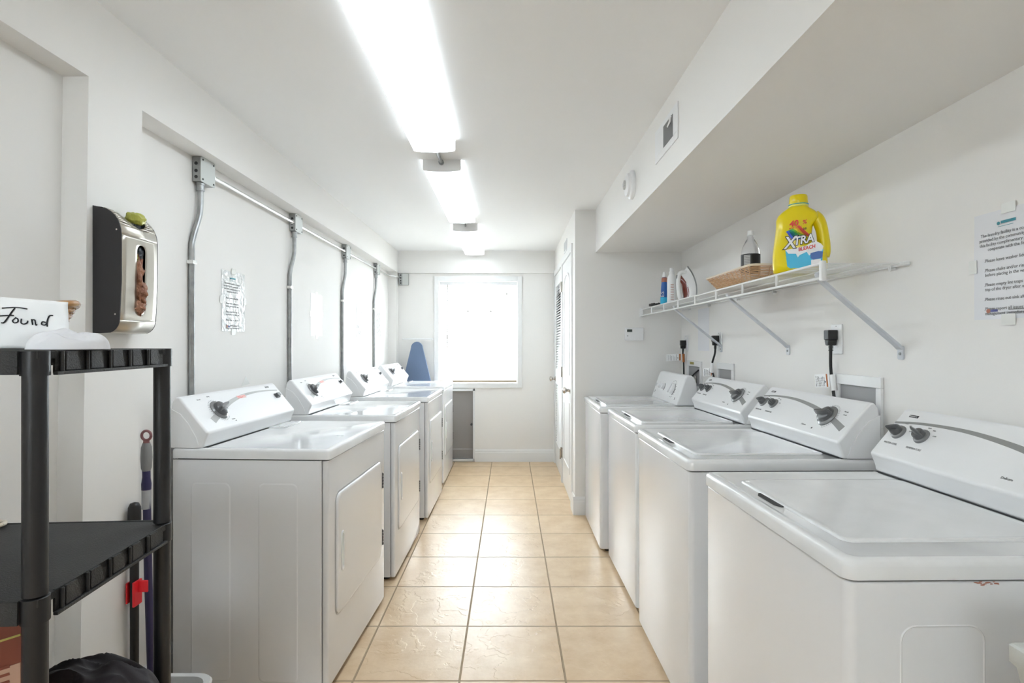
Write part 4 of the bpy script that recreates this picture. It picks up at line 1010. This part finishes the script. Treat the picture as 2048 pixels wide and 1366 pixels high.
# handwriting strokes: unit square of the visible word
STR = [[(0.04, .83), (.30, .90), (.50, .86)], [(.27, .86), (.17, .55), (.08, .22), (.02, .18)], [(0.0, .48), (.14, .52), (.24, .53)],
       [(.27, .42), (.22, .30), (.25, .20), (.31, .25), (.31, .38), (.26, .44)], [(.38, .40), (.37, .22), (.42, .16), (.48, .22), (.50, .32)],
       [(.58, .40), (.585, .14)], [(.585, .36), (.64, .36), (.645, .14), (.67, .16)], [(.84, .28), (.78, .30), (.76, .18), (.82, .15), (.86, .25)], [(.97, .62), (.90, .58), (.865, .30), (.86, .08)]]
b = B()
for s_ in STR:
    pts = []
    for x, y in smooth_pts(s_, 5):
        p = sheet_pt(.640+x*.285, .42+y*.44); p.y -= .0011; pts.append(p)
    b.tube(pts, .0010, 6)
b.done('handwriting', M['inkblk'], shp)
def heap(name, mt, label, cat, cx, cy, z0, rx, ry, h, seed, amp=.5, fr=3.0, power=.5, drop=None, n=56, m_=20, ridge=1.0):
    b = B(); rings = []
    def P(f, a):
        x, y = math.cos(a)*f, math.sin(a)*f
        e = 1+.16*noise.noise(Vector((math.cos(a)*1.6, math.sin(a)*1.6, seed)))
        q = noise.noise(Vector((x*fr, y*fr, seed)))+ridge*(.55-abs(noise.noise(Vector((x*fr*1.3+4, y*fr*1.3, seed*2)))*2.0))*.5
        hh = h*(1-f*f)**power*(1+amp*q) if f < 1 else 0
        return (cx+x*rx*e, cy+y*ry*e, z0+max(0, hh))
    for i in range(m_+1):
        f = 1-i/m_*.999; rings.append([P(f, 2*math.pi*k/n) for k in range(n)])
    bot = [[(cx+math.cos(2*math.pi*k/n)*rx*.6, cy+math.sin(2*math.pi*k/n)*ry*.6, z0) for k in range(n)]]
    b.loft(bot+rings); o = b.done(name, mt, ang=70); tag(o, label, cat); return o
cl = heap('folded_cloth', M['fabw'], 'crumpled white cloth with black print on the edge of the top shelf', 'cloth', -.698, .880, TZ[0]+.001, .042, .062, .025, 2.3, .45, 2.4, .45)
b = B()
random.seed(9)
for k in range(7): x = -.668+random.random()*.008; y = .885+random.random()*.018; b.X = Matrix.Translation((x, y, TZ[0]+.012+random.random()*.008)) @ Matrix.Rotation(random.random()*3, 4, 'X'); b.box(-.001, .001, -.006, .006, -.0015, .0015)
b.X = Matrix(); b.done('printed_letters', M['inkblk'], cl)
heap('dark_jacket', M['fabb'], 'crumpled dark jacket on the lower tier of the black shelf unit', 'jacket', -.760, 1.000, TZ[2]+.001, .136, .085, .128, 6.1, .26, 1.7, .36, n=96, m_=30, ridge=1.7)
# carton on lower tier at the left
t = thing('carton', 'red brown carton with a tan label at the left edge of the shelf unit', 'carton', (-.866, .776, TZ[2]+.002), R(20))
B().box(-.06, .145, 0, .08, 0, .30).done('box', M['boxred'], t, bevel=.002)
b = B(); b.prism([(-.06, .11), (.143, .155), (.143, .235), (-.06, .19)], -.0012, 0, 'y'); lb_ = b.done('label', M['boxtan'], t)
b = B(); b.prism([(-.06, .085), (.143, .125), (.143, .130), (-.06, .092)], -.0014, -.0002, 'y'); b.prism([(.05, .255), (.143, .275), (.143, .278), (.05, .258)], -.0014, -.0002, 'y'); b.done('gold_lines', M['brass'], t)
b = B(); random.seed(4)
for k in range(4):
    for q in range(3): x = .055+q*.027; z = .185+k*.011-(q*-.004); b.X = frame_mat((x, -.0014, z), (1, 0, .2), (-.2, 0, 1)); b.box(0, .022, 0, .004, 0, .0006)
b.X = Matrix(); b.done('label_print', M['boxred'], lb_)
# small coil on second tier
b = B(); b.X = Matrix.Translation((-1.02, 1.085, TZ[1]+.005))
b.tube([(.020*math.cos(a), .020*math.sin(a), 0) for a in [2*math.pi*k/24 for k in range(25)]], .004, 8)
b.X = Matrix(); tag(b.done('cream_ring', M['wickerrim']), 'cream ring lying on the second tier behind the front post', 'ring')
# mop, broom
t = thing('mop', 'mop with a navy pole and grey grip in the corner behind the shelf unit', 'mop', (-1.243, 1.886, 0))
b = B(); b.tube([(.02, 0, .06), (.006, 0, .5), (0, 0, .845)], .0125, 14); b.done('pole', M['navy'], t)
B().lathe([(.0145, .715), (.0145, .780)], 16).done('pale_collar', M['palegrip'], t)
B().lathe([(.0150, .780), (.0155, .800), (.012, .825), (.008, .835)], 16).done('navy_collar', M['navy'], t)
B().lathe([(.011, .84), (.016, .855), (.0175, .89), (.016, .925), (.011, .940)], 18).done('grip', M['gripgrey'], t)
b = B(); b.lathe([(.010, .938), (.009, .948)], 12); b.X = frame_mat((0, 0, .965), (1, 0, 0), (0, 0, 1)); b.tube([(.016*math.cos(a), .016*math.sin(a), 0) for a in [2*math.pi*k/20 for k in range(21)]], .0045, 8); b.X = Matrix(); b.done('hanging_ring', M['dusty'], t)
b = B(); b.box(-.02, .09, .0, .07, .002, .06); b.done('mop_head', M['gripgrey'], t, bevel=.012)
t = thing('broom', 'black handled broom with a red clip beside the mop', 'broom', (-1.181, 1.735, 0))
b = B(); b.lathe([(.012, .05), (.013, .68)], 16); b.done('pole', M['black'], t)
B().lathe([(.018, .66), (.0185, .74), (.0175, .765), (.012, .777), (.003, .780)], 20).done('end_cap', M['black'], t, ang=50)
b = B(); b.box(-.019, -.013, -.014, .012, .465, .530); b.box(.010, .017, -.026, .012, .460, .537); b.box(.012, .046, -.008, -.002, .500, .537); b.done('clip', M['redclip'], t, bevel=.002)
b = B(); b.box(-.018, .02, -.055, .04, .002, .07); b.done('bristles', M['black'], t, bevel=.008)
# white bin
t = thing('waste_bin', 'white plastic bin on the floor at the bottom edge, before the nearest dryer', 'bin', (-.955, 1.375, 0))
b = B(); P0_ = lambda hx, hy, z: [(x, y, z) for x, y in rrect(-hx, hx, -hy, hy, .045, 6)]
b.loft([P0_(.10, .13, .002), P0_(.128, .158, .335), P0_(.138, .168, .345), P0_(.140, .170, .352), P0_(.136, .166, .358), P0_(.124, .154, .356), P0_(.118, .148, .32), P0_(.093, .123, .012)]); b.done('tub', M['bin_'], t, ang=50)
# laundry sink
t = thing('laundry_sink', 'grey white plastic laundry sink at the right edge, before the nearest washer', 'sink', (.700, .775, 0))
b = B()
def RS(x0, x1, y0, y1, r_, z): return [(x, y, z) for x, y in rrect(x0, x1, y0, y1, r_, 5)]
b.loft([RS(.06, .47, -.46, -.05, .03, .46), RS(.004, .525, -.515, -.006, .006, .83), RS(0, .53, -.52, 0, .004, .835), RS(0, .53, -.52, 0, .004, .858), RS(.003, .527, -.517, -.003, .004, .861),
        RS(.040, .490, -.480, -.040, .05, .861), RS(.046, .484, -.474, -.046, .05, .855), RS(.10, .45, -.42, -.10, .05, .50)]); b.done('basin', M['tub'], t, ang=40)
for x in (.08, .45):
    for y in (-.43, -.08): B().box(x-.02, x+.02, y-.02, y+.02, 0, .462).done('leg', M['tub'], t)
